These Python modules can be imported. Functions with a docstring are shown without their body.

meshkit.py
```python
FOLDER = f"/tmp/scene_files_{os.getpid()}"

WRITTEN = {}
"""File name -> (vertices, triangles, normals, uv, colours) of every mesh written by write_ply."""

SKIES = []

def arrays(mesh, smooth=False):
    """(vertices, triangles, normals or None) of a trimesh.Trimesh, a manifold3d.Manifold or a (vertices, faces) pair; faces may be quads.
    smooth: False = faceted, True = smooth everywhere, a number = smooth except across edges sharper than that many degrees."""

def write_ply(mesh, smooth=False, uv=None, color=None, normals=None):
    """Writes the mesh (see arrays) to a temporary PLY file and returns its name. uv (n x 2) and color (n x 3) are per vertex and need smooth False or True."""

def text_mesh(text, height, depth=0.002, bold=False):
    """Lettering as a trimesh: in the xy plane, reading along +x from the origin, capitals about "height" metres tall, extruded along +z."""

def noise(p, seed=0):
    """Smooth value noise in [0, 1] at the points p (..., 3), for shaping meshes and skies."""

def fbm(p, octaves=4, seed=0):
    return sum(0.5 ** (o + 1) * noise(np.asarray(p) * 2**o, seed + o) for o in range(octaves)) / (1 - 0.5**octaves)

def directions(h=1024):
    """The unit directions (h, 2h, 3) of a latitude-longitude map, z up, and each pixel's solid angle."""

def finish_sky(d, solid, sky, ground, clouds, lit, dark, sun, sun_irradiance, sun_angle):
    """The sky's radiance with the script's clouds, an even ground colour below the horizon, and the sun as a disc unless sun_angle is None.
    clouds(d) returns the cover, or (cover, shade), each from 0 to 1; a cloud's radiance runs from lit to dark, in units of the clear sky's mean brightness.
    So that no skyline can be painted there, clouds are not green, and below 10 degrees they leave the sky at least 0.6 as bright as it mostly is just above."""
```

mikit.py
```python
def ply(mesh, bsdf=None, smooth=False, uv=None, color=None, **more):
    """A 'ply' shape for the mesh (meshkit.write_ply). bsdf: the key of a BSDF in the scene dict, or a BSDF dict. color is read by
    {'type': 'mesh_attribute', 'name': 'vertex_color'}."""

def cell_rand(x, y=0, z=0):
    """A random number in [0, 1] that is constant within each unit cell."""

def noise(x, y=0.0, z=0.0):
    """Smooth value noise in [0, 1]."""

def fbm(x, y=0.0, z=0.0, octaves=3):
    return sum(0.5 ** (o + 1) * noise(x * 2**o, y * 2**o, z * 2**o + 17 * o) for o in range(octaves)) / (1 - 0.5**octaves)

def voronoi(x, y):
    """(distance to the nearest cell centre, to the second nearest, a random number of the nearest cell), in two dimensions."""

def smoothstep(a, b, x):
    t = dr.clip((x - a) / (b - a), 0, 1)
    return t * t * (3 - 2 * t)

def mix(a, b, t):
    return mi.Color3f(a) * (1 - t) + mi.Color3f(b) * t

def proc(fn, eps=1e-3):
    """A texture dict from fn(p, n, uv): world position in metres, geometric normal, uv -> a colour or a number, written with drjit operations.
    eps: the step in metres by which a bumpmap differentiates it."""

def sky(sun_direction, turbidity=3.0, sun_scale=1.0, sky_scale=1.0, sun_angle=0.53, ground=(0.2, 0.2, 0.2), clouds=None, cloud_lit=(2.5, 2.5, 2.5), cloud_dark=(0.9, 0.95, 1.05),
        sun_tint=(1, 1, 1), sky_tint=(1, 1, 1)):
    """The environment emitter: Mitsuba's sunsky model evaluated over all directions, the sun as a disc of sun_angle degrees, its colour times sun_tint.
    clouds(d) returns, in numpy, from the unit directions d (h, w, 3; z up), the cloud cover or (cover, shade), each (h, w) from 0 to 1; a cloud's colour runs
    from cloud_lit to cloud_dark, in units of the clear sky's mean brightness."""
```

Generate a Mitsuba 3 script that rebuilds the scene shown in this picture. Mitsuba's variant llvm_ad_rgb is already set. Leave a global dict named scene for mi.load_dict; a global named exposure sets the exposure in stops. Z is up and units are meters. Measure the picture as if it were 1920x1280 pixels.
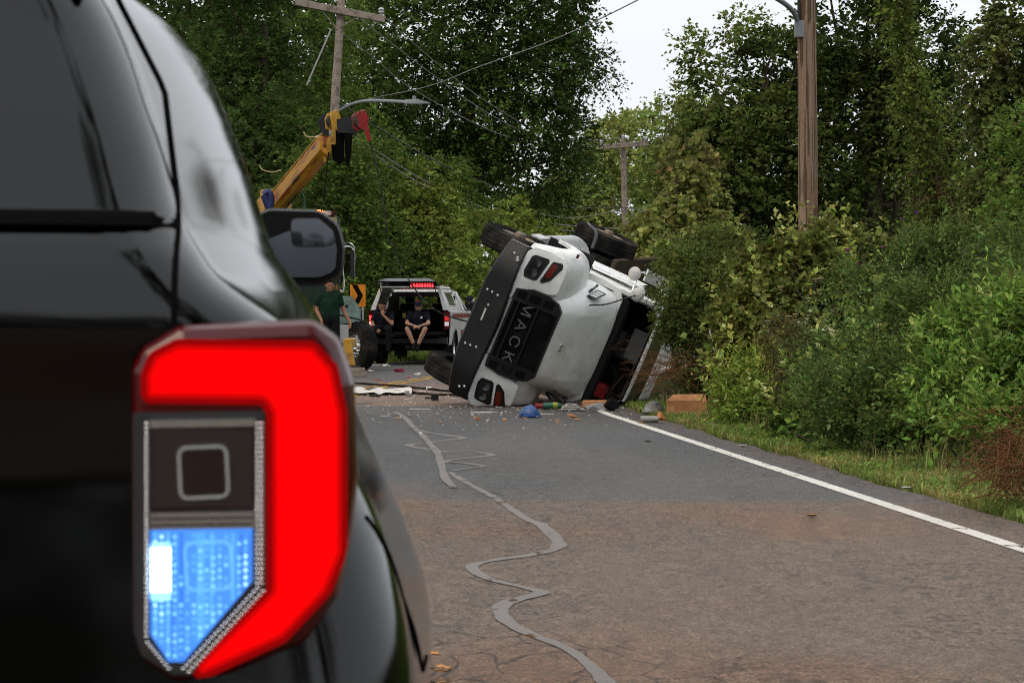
import math, random
import numpy as np, trimesh, manifold3d
import drjit as dr, mitsuba as mi
import mikit, meshkit
from mikit import proc, noise, fbm, voronoi, cell_rand, smoothstep, mix
from shapely.geometry import Polygon, LineString
from shapely.ops import unary_union

# ------------------------------------------------------------------ camera, sky, exposure
F_PX, HORIZON, EYE = 4300.0, 579.0, 1.30          # a long lens, eye 1.3 m above the road
PITCH = math.atan((640 - HORIZON) / F_PX)
scene, labels = {'type': 'scene'}, {}
T4 = mi.ScalarTransform4f
scene['camera'] = {'type': 'thinlens', 'fov': 2 * math.degrees(math.atan(960 / F_PX)), 'fov_axis': 'x',
                   'aperture_radius': 0.0033, 'focus_distance': 33.0, 'near_clip': 0.2, 'far_clip': 2000.0,
                   'to_world': T4().look_at(origin=[0, 0, EYE], target=[0, math.cos(PITCH), EYE - math.sin(PITCH)], up=[0, 0, 1])}
exposure = 2.46

def overcast(d):
    el = np.clip(d[..., 2], 0, 1)
    n = meshkit.fbm(d * np.array([2.2, 2.2, 5.0]) + 3.1, 4, 5)
    return np.ones(d.shape[:2]), np.clip(0.20 * (1 - el) + 0.20 + 0.5 * (n - 0.5), 0, 1)

scene['sky'] = mikit.sky((-0.45, -0.35, 0.82), turbidity=3, sun_scale=0.16, sun_angle=34, clouds=overcast,
                         cloud_lit=(2.12, 2.2, 2.32), cloud_dark=(1.45, 1.48, 1.52), sun_tint=(1.0, 0.97, 0.92))

# ------------------------------------------------------------------ helpers
def ray(px, py):
    x, y = (px - 960) / F_PX, (640 - py) / F_PX
    c, s = math.cos(PITCH), math.sin(PITCH)
    return np.array([x, c + y * s, -s + y * c])
def at(px, py, Y):
    """The point at distance Y along the view axis that a surveyor reads at this place of the photograph."""
    r = ray(px, py); return np.array([0, 0, EYE]) + r * (Y / r[1])
def on_ground(px, py, z=0.0):
    r = ray(px, py); return np.array([0, 0, EYE]) + r * ((z - EYE) / r[2])
def rgb(*c): return {'type': 'rgb', 'value': [float(x) for x in (c if len(c) == 3 else c * 3)]}
counts = {}
def numbered(key):
    n = counts.get(key, -1) + 1; counts[key] = n
    return key if n == 0 else f'{key}_{n:03d}'
def thing(name, label, cat, group=None):
    k = numbered(name); labels[k] = {'label': label, 'category': cat}
    if group: labels[k]['group'] = group
    return k
def merged(m):
    if isinstance(m, (list,)):
        out, at_ = [[], []], 0
        for q in m:
            v, f, _ = meshkit.arrays(q); out[0].append(v); out[1].append(f + at_); at_ += len(v)
        return trimesh.Trimesh(np.vstack(out[0]), np.vstack(out[1]), process=False)
    if hasattr(m, 'to_mesh'):
        v, f, _ = meshkit.arrays(m); return trimesh.Trimesh(v, f, process=False)
    if isinstance(m, tuple):
        v, f, _ = meshkit.arrays(m); return trimesh.Trimesh(v, f, process=False)
    return m
def moved(m, M):
    m = merged(m); v = np.asarray(m.vertices) @ M[:3, :3].T + M[:3, 3]
    f = np.asarray(m.faces)
    if np.linalg.det(M[:3, :3]) < 0: f = f[:, ::-1]
    return trimesh.Trimesh(v, f, process=False)
FRAME = [np.eye(4)]                 # where a thing under construction stands
def put(key, m, mat, smooth=35, color=None, uv=None, label=None, kind=None, emit=None, M=None):
    m = moved(m, FRAME[0] if M is None else M)
    d = mikit.ply(m, mat, smooth=smooth, color=color, uv=uv)
    if emit is not None: d['emitter'] = {'type': 'area', 'radiance': rgb(*emit) if isinstance(emit, tuple) else emit}
    scene[key] = d
    if label or kind:
        labels.setdefault(key, {})
        if label: labels[key]['label'] = label
        if kind: labels[key]['kind'] = kind
    return key
def part(parent, name, m, mat, **kw): return put(numbered(parent + '__' + name), m, mat, **kw)
def solo(name, label, cat, m, mat, group=None, **kw):
    k = thing(name, label, cat, group); return put(k, m, mat, **kw)

def frame(origin, x, y, z):
    M = np.eye(4); M[:3, 0], M[:3, 1], M[:3, 2], M[:3, 3] = x, y, z, origin; return M
def unit(v): v = np.asarray(v, float); return v / np.linalg.norm(v)
def rotz(a, origin=(0, 0, 0)):
    c, s = math.cos(a), math.sin(a); return frame(origin, (c, s, 0), (-s, c, 0), (0, 0, 1))
def rotx(a):
    c, s = math.cos(a), math.sin(a); return frame((0, 0, 0), (1, 0, 0), (0, c, s), (0, -s, c))
def roty(a):
    c, s = math.cos(a), math.sin(a); return frame((0, 0, 0), (c, 0, -s), (0, 1, 0), (s, 0, c))
def box(x0, x1, y0, y1, z0, z1, r=0.0):
    """A box, its edges chamfered by r."""
    if r <= 0:
        return trimesh.creation.box(bounds=[[x0, y0, z0], [x1, y1, z1]])
    pts = []
    for sx in (0, 1):
        for sy in (0, 1):
            for sz in (0, 1):
                c = np.array([(x0, x1)[sx], (y0, y1)[sy], (z0, z1)[sz]])
                s = np.array([1 - 2 * sx, 1 - 2 * sy, 1 - 2 * sz]) * r
                for k in range(3):
                    q = c + s; q[k] = c[k]; pts.append(q)
                pts.append(c + s * 0.42)
    return trimesh.convex.convex_hull(np.array(pts))
def hull(pts): return trimesh.convex.convex_hull(np.asarray(pts, float))
def ring_frames(P):
    P = np.asarray(P, float); t = np.gradient(P, axis=0); t /= np.linalg.norm(t, axis=1, keepdims=True) + 1e-12
    a = np.array([0, 0, 1.0]) if abs(t[0, 2]) < 0.9 else np.array([1.0, 0, 0])
    us = []
    u = unit(np.cross(t[0], a))
    for k in range(len(P)):
        u = unit(u - t[k] * (u @ t[k])); us.append(u)
    us = np.array(us); return us, np.cross(t, us)
def tube(P, r, n=8, cap=True):
    P = np.asarray(P, float); R = np.broadcast_to(np.asarray(r, float), (len(P),))
    u, w = ring_frames(P); a = np.arange(n) * 2 * np.pi / n
    V = (P[:, None] + R[:, None, None] * (np.cos(a)[None, :, None] * u[:, None] + np.sin(a)[None, :, None] * w[:, None])).reshape(-1, 3)
    i, j = np.meshgrid(np.arange(len(P) - 1), np.arange(n), indexing='ij')
    q = np.stack([i * n + j, i * n + (j + 1) % n, (i + 1) * n + (j + 1) % n, (i + 1) * n + j], -1).reshape(-1, 4)
    Fc = np.vstack([q[:, [0, 1, 2]], q[:, [0, 2, 3]]])
    if cap:
        V = np.vstack([V, P[0], P[-1]]); b = len(V) - 2; k = np.arange(n); e = (len(P) - 1) * n
        Fc = np.vstack([Fc, np.stack([k * 0 + b, (k + 1) % n, k], 1), np.stack([k * 0 + b + 1, e + k, e + (k + 1) % n], 1)])
    return trimesh.Trimesh(V, Fc, process=False)
def curve(P, n=24):
    """A smooth line through the points (Catmull-Rom)."""
    P = np.asarray(P, float); Q = np.vstack([2 * P[0] - P[1], P, 2 * P[-1] - P[-2]]); out = []
    ts = np.linspace(0, len(P) - 1, n)
    for t in ts:
        k = min(int(t), len(P) - 2); u = t - k; a, b, c, d = Q[k:k + 4]
        out.append(0.5 * (2 * b + (c - a) * u + (2 * a - 5 * b + 4 * c - d) * u * u + (3 * b - a - 3 * c + d) * u ** 3))
    return np.array(out)
def rod(p, q, r, n=10): return tube(np.array([p, q]), r, n)
def lathe(profile, n=32, M=None):
    """profile: (radius, height) pairs turned round z."""
    pr = np.asarray(profile, float); a = np.arange(n) * 2 * np.pi / n
    V = np.stack([pr[:, None, 0] * np.cos(a), pr[:, None, 0] * np.sin(a), np.broadcast_to(pr[:, None, 1], (len(pr), n))], -1).reshape(-1, 3)
    i, j = np.meshgrid(np.arange(len(pr) - 1), np.arange(n), indexing='ij')
    q = np.stack([i * n + j, i * n + (j + 1) % n, (i + 1) * n + (j + 1) % n, (i + 1) * n + j], -1).reshape(-1, 4)
    m = trimesh.Trimesh(V, np.vstack([q[:, [0, 1, 2]], q[:, [0, 2, 3]]]), process=False)
    return m if M is None else moved(m, M)
def prism(poly, d, M=None):
    """A polygon (xy points or shapely) extruded along +z by d."""
    g = poly if hasattr(poly, 'area') else Polygon(poly)
    g = g.buffer(0)
    gs = getattr(g, 'geoms', [g])
    m = merged([trimesh.creation.extrude_polygon(x, d, engine='earcut') for x in gs if x.area > 0])
    return m if M is None else moved(m, M)
def rounded(poly, r): return Polygon(poly).buffer(-r).buffer(r, quad_segs=5) if r > 0 else Polygon(poly)
def grid_mesh(G, flip=False):
    """A (rows, columns, 3) grid of points as a sheet."""
    G = np.asarray(G, float); a, b = G.shape[:2]
    i, j = np.meshgrid(np.arange(a - 1), np.arange(b - 1), indexing='ij')
    q = np.stack([i * b + j, i * b + j + 1, (i + 1) * b + j + 1, (i + 1) * b + j], -1).reshape(-1, 4)
    f = np.vstack([q[:, [0, 1, 2]], q[:, [0, 2, 3]]])
    return trimesh.Trimesh(G.reshape(-1, 3), f[:, ::-1] if flip else f, process=False)

# ------------------------------------------------------------------ materials
def mat(name, d): scene[name] = d; return name
def twosided(d): return {'type': 'twosided', 'bsdf': d}
def plastic(name, c, a=0.15): return mat(name, twosided({'type': 'roughplastic', 'diffuse_reflectance': c if isinstance(c, dict) else rgb(*c), 'alpha': a, 'nonlinear': True}))
def matte(name, c): return mat(name, twosided({'type': 'diffuse', 'reflectance': c if isinstance(c, dict) else rgb(*c)}))
def metal(name, c, a=0.2): return mat(name, twosided({'type': 'roughconductor', 'material': 'none', 'specular_reflectance': rgb(*c), 'alpha': a}))
def grime(c, dirt, scale, lo=0.45, hi=0.75, amount=1.0):
    def fn(p, n, uv):
        m = smoothstep(lo, hi, fbm(p.x * scale, p.y * scale, p.z * scale, 4)) * amount
        return mix(c, dirt, m) * (0.9 + 0.2 * noise(p.x * scale * 9, p.y * scale * 9, p.z * scale * 9))
    return proc(fn)
plastic('black_paint', (0.0008, 0.0009, 0.001), 0.012)
plastic('black_plastic', (0.012, 0.012, 0.012), 0.25)
mat('housing_black', twosided({'type': 'principled', 'base_color': rgb(.006, .006, .006), 'roughness': .45, 'specular': .18}))
plastic('tinted_glass', (0.001, 0.001, 0.0012), 0.008)
plastic('red_lens', (0.16, 0.003, 0.004), 0.05)
plastic('amber_lens', (0.55, 0.14, 0.01), 0.08)
plastic('red_paint', (0.45, 0.012, 0.014), 0.12)
plastic('white_plastic', (0.72, 0.72, 0.7), 0.15)
metal('chrome', (0.86, 0.86, 0.85), 0.06)
metal('brushed_metal', (0.62, 0.62, 0.6), 0.25)
metal('dark_mirror', (0.075, 0.08, 0.09), 0.01)
matte('rubber', grime((0.016, 0.016, 0.016), (0.05, 0.045, 0.038), 4.0))
matte('dark_steel', grime((0.014, 0.014, 0.014), (0.05, 0.042, 0.034), 3.0))
matte('black_void', (0.006, 0.006, 0.006))
mat('leaf', {'type': 'principledthin', 'base_color': {'type': 'mesh_attribute', 'name': 'vertex_color'}, 'roughness': 0.45, 'spec_trans': 0.0, 'diff_trans': 0.7, 'eta': 1.4})
matte('bark', grime((0.085, 0.065, 0.048), (0.03, 0.026, 0.02), 6.0))
# ------------------------------------------------------------------ road and ground
HEAD = -math.atan(0.0994)                       # the road runs a little to the left of the view axis, then bends right
def centre_line():
    """The road's centre: points every metre, and the headings there."""
    p = np.array([-0.33 + 0.0994 * (8.2 + 70), -70.0]); h = HEAD; P, H = [], []
    for k in range(300):
        P.append(p.copy()); H.append(h)
        y = p[1]
        h += 0 if y < 27.5 else (1 / 58 if y < 41 else (1 / 135 if y < 80 else 1 / 120))
        p = p + np.array([math.sin(h), math.cos(h)])
    return np.array(P), np.array(H)
CP, CH = centre_line()
CN = np.stack([np.cos(CH), -np.sin(CH)], 1)     # towards the road's right
def along(v, z, k0=0, k1=None, wob=0.0, seed=0):
    P = CP[k0:k1] + CN[k0:k1] * np.asarray(v).reshape(-1, 1)
    if wob: P = P + CN[k0:k1] * ((meshkit.fbm(np.c_[P * 1.3, P[:, :1] * 0 + seed], 3) - 0.5) * wob)[:, None]
    return np.c_[P, np.full(len(P), z)]
def strip(v0, v1, z, k0=0, k1=None, wob=0.0):
    return grid_mesh(np.stack([along(v0, z, k0, k1, wob, 1), along(v1, z, k0, k1, wob, 7)], 1), flip=False)
LANE = 3.49
RIGHT_EDGE, LEFT_EDGE = LANE + 0.44, -LANE - 0.45

def asphalt(p, n, uv):
    x, y = p.x, p.y
    lat = x + 0.0994 * y                                   # across the road, from about the centre line at 0.55
    fine = noise(x * 95, y * 95)
    grain = 0.5 * fine + 0.5 * noise(x * 210, y * 210, 3.0)
    speck = smoothstep(0.86, 0.97, noise(x * 130, y * 130, 9.0))
    big = fbm(x * 0.5, y * 0.22, 2.0, 4)
    base = mix((0.070, 0.068, 0.066), (0.118, 0.112, 0.106), big)
    edge = y + 0.05 * x + 0.35 * (noise(x * 1.1, 4.0) - 0.5) + 0.12 * noise(x * 7, 8.0)
    near = 1 - smoothstep(15.3, 15.9, edge)              # old brown surface nearer than the resurfaced patch
    base = mix(base, mix((0.128, 0.091, 0.065), (0.172, 0.124, 0.090), big), near * 0.95)
    cool = smoothstep(15.6, 16.5, edge) * (1 - smoothstep(22.0, 28.0, edge)) * smoothstep(0.35, 0.6, fbm(x * 0.6, y * 0.25, 5.0, 3))
    base = mix(base, (0.066, 0.073, 0.076), cool * 0.7)
    rust = smoothstep(0.44, 0.66, fbm(x * 0.45 + 3, y * 0.3, 7.0, 3)) * (1 - smoothstep(17.5, 21.0, y))
    base = mix(base, (0.185, 0.092, 0.048), rust * 0.75)
    ey = y - 0.03 * x
    sand = smoothstep(30.3, 31.0, ey + 0.8 * (noise(x * 0.8, 1.0) - 0.5)) * (1 - smoothstep(36.0, 44.0, ey + 6.0 * (fbm(x * 0.9, y * 0.5, 6.0) - 0.5)))
    base = mix(base, (0.25, 0.155, 0.105), sand * (0.55 + 0.45 * fbm(x * 1.2, y * 2.0, 3.0)) * (1 - smoothstep(1.0, 2.2, x)))
    shoulder = smoothstep(4.0, 4.4, lat)
    base = mix(base, (0.112, 0.082, 0.060), shoulder * 0.55)
    # fine alligator cracking along the wheel track
    wx, wy = x + 0.22 * (noise(x * 3, y * 3) - 0.5), y + 0.3 * (noise(x * 3 + 9, y * 3) - 0.5)
    d1, d2, _ = voronoi(wx * 4.2, wy * 2.6)
    crack = 1 - smoothstep(0.0, 0.08, d2 - d1)
    where = smoothstep(0.42, 0.58, fbm(x * 0.8, y * 0.35, 11.0, 3)) * (0.35 + 0.65 * (1 - smoothstep(1.3, 2.9, lat)))
    base = base * (1 - 0.75 * crack * where * (1 - smoothstep(24.0, 34.0, y)))
    pit = smoothstep(0.60, 0.82, noise(x * 38, y * 24, 5.0)) * smoothstep(0.45, 0.65, fbm(x * 1.1, y * 0.5, 13.0, 3)) * (1 - smoothstep(20.0, 30.0, y))
    base = base * (1 - 0.5 * pit)
    base = base * .84
    g = smoothstep(.22, .78, grain); m = fbm(x * 14, y * 10, 4.0, 3)
    hole = smoothstep(.62, .72, noise(x * 60, y * 46, 21.0)) * (.35 + .65 * smoothstep(.4, .6, fbm(x * .9, y * .6, 17.0, 3)))
    return base * (0.42 + 1.0 * g) * (.72 + .56 * m) * (1 - .55 * hole) + mi.Color3f(0.16, 0.145, 0.13) * speck
def asphalt_relief(p, n, uv): return 0.006 * noise(p.x * 90, p.y * 90) + 0.006 * noise(p.x * 35, p.y * 30, 2.0)
mat('asphalt', {'type': 'bumpmap', 'texture': proc(asphalt_relief, 2e-3), 'scale': 1.0,
                'bsdf': twosided({'type': 'principled', 'base_color': proc(asphalt), 'roughness': 0.62, 'specular': 0.35})})
def soil(p, n, uv):
    return mix((0.05, 0.036, 0.022), (0.035, 0.05, 0.016), smoothstep(0.35, 0.65, fbm(p.x * 1.2, p.y * 1.2, 0.0, 4))) * (0.5 + noise(p.x * 40, p.y * 40))
matte('soil', proc(soil))
def worn(c, under, lim=0.70, near=0.0):
    def fn(p, n, uv):
        lm = lim - near * (1 - smoothstep(14.0, 30.0, p.y))
        w = smoothstep(lm, lm + 0.07, fbm(p.x * 14, p.y * 9, 4.0, 4))
        return mix(c, under if not callable(under) else under(p, n, uv) / (0.80 + 0.2 * fbm(p.x * 3, p.y * 1.5, 2.0) + 0.12 * noise(p.x * 110, p.y * 110)), w) * (0.80 + 0.2 * fbm(p.x * 3, p.y * 1.5, 2.0) + 0.12 * noise(p.x * 110, p.y * 110))
    return proc(fn)
matte('white_line', worn((0.66, 0.64, 0.60), asphalt, 0.71))
matte('yellow_line', worn((0.50, 0.30, 0.075), asphalt, 0.56, 0.30))
matte('crack_seal', worn((0.235, 0.222, 0.212), asphalt, 0.70))

def terrain(x, y):
    """Height of the ground beside the road: a low bank to the right, a gentle one to the left."""
    x, y = np.asarray(x, float), np.asarray(y, float)
    d = np.min(np.hypot(x[..., None] - CP[::3, 0], y[..., None] - CP[::3, 1]), -1)
    k = np.argmin(np.hypot(x[..., None] - CP[::3, 0], y[..., None] - CP[::3, 1]), -1) * 3
    side = ((x - CP[k, 0]) * CN[k, 0] + (y - CP[k, 1]) * CN[k, 1])
    over = np.clip(d - 4.3, 0, 60)
    h = np.where(side > 0, 0.05 * over, 0.035 * over) * (1 - np.exp(-over / 2))
    return -0.03 + np.minimum(h, 2.5) + 0.06 * np.clip(over, 0, 1) * (meshkit.fbm(np.stack([x * 0.7, y * 0.7, x * 0], -1), 3) - 0.3)
def ground_sheet():
    gx = np.r_[np.linspace(-900, -60, 12), np.linspace(-50, 60, 150), np.linspace(70, 900, 12)]
    gy = np.r_[np.linspace(-900, -80, 12), np.linspace(-70, 150, 220), np.linspace(160, 1500, 14)]
    X, Y = np.meshgrid(gx, gy)
    Z = terrain(X, Y)
    return grid_mesh(np.stack([X, Y, Z], -1))
put('ground', ground_sheet(), 'soil', smooth=True, kind='structure', label='dark soil and leaf litter under the roadside plants')
rv = np.linspace(LEFT_EDGE, RIGHT_EDGE, 9)
ragged = lambda v: v
G = np.stack([along(v, 0.0, wob=0.35 if k in (0, 8) else 0, seed=k) for k, v in enumerate(rv)], 1)
put('road', grid_mesh(G), 'asphalt', smooth=True, kind='structure', label='worn two lane asphalt road bending to the right')
part('road', 'edge_line', strip(LANE - 0.055, LANE + 0.055, 0.004), 'white_line', smooth=False, label='white edge line along the right shoulder')
part('road', 'edge_line', strip(-LANE - 0.055, -LANE + 0.055, 0.004), 'white_line', smooth=False, label='white edge line on the far left side of the bend')
part('road', 'centre_line', strip(-0.16, -0.06, 0.004, 86), 'yellow_line', smooth=False)
part('road', 'centre_line', strip(0.06, 0.16, 0.004, 86), 'yellow_line', smooth=False)
def seal(pts, widths, z=0.004):
    P = np.array([on_ground(a, b) for a, b in pts]); W = np.asarray(widths, float)
    n = len(P) * 9; Q = curve(P, n); w = np.interp(np.linspace(0, len(P) - 1, n), np.arange(len(P)), W)
    t = np.gradient(Q, axis=0); t /= np.linalg.norm(t, axis=1, keepdims=True) + 1e-9
    s = np.stack([t[:, 1], -t[:, 0], t[:, 2] * 0], 1)
    w = w * (0.62 + 0.8 * meshkit.fbm(Q * 5.0, 3)); Q[:, 2] = z
    return grid_mesh(np.stack([Q - s * w[:, None] / 2, Q + s * w[:, None] / 2], 1))
main = [(1150, 1295), (1108, 1250), (1060, 1215), (985, 1185), (945, 1160), (940, 1138), (965, 1125), (1015, 1112), (985, 1102), (915, 1085), (885, 1062), (930, 1050), (1000, 1040), (1048, 1022),
        (1015, 985), (985, 972), (930, 935), (875, 905), (845, 886), (838, 882)]
part('road', 'crack_sealant', seal(main, [.06, .058, .055, .055, .065, .075, .075, .075, .055, .048, .07, .07, .07, .08, .07, .06, .06, .06, .045, .02]), 'crack_seal', smooth=False)
part('road', 'crack_sealant', seal([(838, 885), (865, 880), (905, 875), (895, 872), (865, 868), (832, 867), (850, 862), (900, 857), (923, 853), (890, 848), (840, 848), (800, 842), (766, 835), (800, 830), (835, 826), (868, 821), (830, 815), (800, 811), (778, 806)],
     [.05, .06, .05, .06, .06, .07, .06, .07, .07, .06, .06, .07, .08, .08, .08, .08, .08, .07, .05]), 'crack_seal', smooth=False)
part('road', 'crack_sealant', seal([(850, 915), (835, 898), (828, 875), (820, 850), (805, 832), (790, 815), (775, 802), (760, 785), (742, 773)], [.06, .07, .06, .06, .07, .06, .07, .07, .05], 0.008), 'crack_seal', smooth=False)
# ------------------------------------------------------------------ black police SUV, seen from behind its right rear corner
ch, sh = math.cos(HEAD), math.sin(HEAD)
LANEWAY = frame((0, 0, 0), (ch, -sh, 0), (sh, ch, 0), (0, 0, 1))     # x to the right of the road, y along it, from under the camera
def in_lane(px, py, D):
    r = LANEWAY[:3, :3].T @ ray(px, py); p = r * (D / r[1]); return np.array([p[0], p[1], p[2] + EYE])
CX = -0.765                                                          # the car's middle
ZS = [.28, .45, .75, .97, 1.09, 1.18, 1.28, 1.36, 1.41, 1.55, 1.68, 1.785, 1.82, 1.845, 1.86]
HW = [.90, .97, .995, .955, .905, .870, .828, .775, .745, .700, .652, .592, .55, .47, .36]
YR = [2.86, 2.80, 2.905, 2.922, 2.930, 2.925, 2.905, 2.925, 2.965, 3.06, 3.15, 3.22, 3.27, 3.34, 3.45]
YF = [6.05, 6.05, 6.05, 6.05, 6.05, 6.02, 5.92, 5.82, 5.75, 5.55, 5.36, 5.2, 5.14, 5.08, 4.95]
from scipy.interpolate import PchipInterpolator
hw_, yr_, yf_ = (PchipInterpolator(ZS, q) for q in (HW, YR, YF))
NR, NC, NS = 16, 14, 44
def suv_outline(z):
    """Half of the car's plan outline at height z, from the middle of the tail round the corner and forward; rows (x from the middle, y)."""
    hw, yr, yf = float(hw_(z)), float(yr_(z)), float(yf_(z))
    b = float(np.clip((z - 1.24) / .12, 0, 1)); b = b * b * (3 - 2 * b)
    rx, ry, tail = .20 - .08 * b, .26 - .10 * b, .045 + .065 * b
    xs = np.linspace(0, hw - rx - tail, NR)
    crown = lambda x: 0.05 * (x / hw) ** 2
    A = np.c_[xs, yr + crown(xs)]
    a = np.linspace(0, np.pi / 2, NC + 1)[1:]
    e = 2 / 2.3
    x0, y0 = hw - rx - tail, yr + crown(hw - rx - tail)
    B = np.c_[x0 + rx * np.sin(a) ** e, y0 + ry * (1 - np.cos(a) ** e)]
    ys = np.linspace(y0 + ry, yf, NS + 1)[1:]
    k = np.clip(1 - (ys - y0 - ry) / 0.9, 0, 1)
    fl = 0.022 * np.exp(-((ys - 3.83) / 0.42) ** 2) * np.clip((1.0 - z) / 0.15, 0, 1) + 0.022 * np.exp(-((ys - 6.85) / 0.42) ** 2) * (z < 1.0)
    C = np.c_[hw - tail * k ** 1.6 + fl, ys]
    return np.vstack([A, B, C])
def suv_grid(zs): return np.array([np.c_[suv_outline(z), np.full(NR + NC + NS, z)] for z in zs])
def both_sides(m):
    v, f = np.asarray(m.vertices), np.asarray(m.faces)
    w = v.copy(); w[:, 0] *= -1
    return trimesh.Trimesh(np.vstack([v, w]), np.vstack([f, f[:, ::-1] + len(v)]), process=False)
def cells(G, mask):
    a, b = G.shape[:2]; i, j = np.nonzero(mask)
    q = np.stack([i * b + j, i * b + j + 1, (i + 1) * b + j + 1, (i + 1) * b + j], -1)
    f = np.vstack([q[:, [0, 1, 2]], q[:, [0, 2, 3]]])
    used = np.unique(f); re = np.full(a * b, -1); re[used] = np.arange(len(used))
    return trimesh.Trimesh(G.reshape(-1, 3)[used], re[f], process=False)
FRAME[0] = LANEWAY @ frame((CX, 0, 0), (1, 0, 0), (0, 1, 0), (0, 0, 1))
suv = thing('police_car', 'glossy black SUV close by at left, tail lamp glowing red and blue', 'car')
zz = np.unique(np.r_[np.linspace(.28, .78, 14), np.linspace(.78, 1.18, 12), np.linspace(1.18, 1.43, 18), np.linspace(1.43, 1.78, 14), np.linspace(1.78, 1.86, 8)])
G = suv_grid(zz); mid = (G[:-1, :-1] + G[1:, 1:]) / 2
X, Y, Z = mid[..., 0], mid[..., 1], mid[..., 2]
gap = np.interp(Z, [1.0, 1.41, 1.61, 1.76], [.626, .626, .597, .52])
col = np.arange(G.shape[1] - 1)[None] + 0 * Z
rear = (col < NR + 2) & (X < gap)
glass_r = rear & (Z > 1.425) & (Z < 1.79)
gate = rear & (Z > .78) & ~glass_r & (Z < 1.79)
arch = (np.hypot(Y - 3.83, Z - .38) < .43)
side = col > NR + NC
win = side & (Z > 1.33) & (Z < 1.69) & (((Y > 3.42) & (Y < 4.05)) | ((Y > 4.13) & (Y < 4.95)) | ((Y > 5.02) & (Y < 5.75)))
bump = (Z < .78) & (Y < 3.38) & ~arch
rest = ~(glass_r | gate | arch | win | bump)
part(suv, 'body', both_sides(cells(G, rest)), 'black_paint', smooth=50)
part(suv, 'liftgate', both_sides(cells(G, gate)), 'black_paint', smooth=50)
part(suv, 'rear_window', both_sides(cells(G, glass_r)), 'tinted_glass', smooth=50)
part(suv, 'rear_bumper', both_sides(cells(G, bump)), 'black_paint', smooth=50)
for lo, hi in ((3.42, 4.05), (4.13, 4.95), (5.02, 5.75)):
    for s in (1, -1):
        m = cells(G, win & (Y > lo) & (Y < hi)); v = np.array(m.vertices); v[:, 0] *= s
        part(suv, 'side_window', trimesh.Trimesh(v, m.faces if s > 0 else np.asarray(m.faces)[:, ::-1], process=False), 'tinted_glass', smooth=50)
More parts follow.
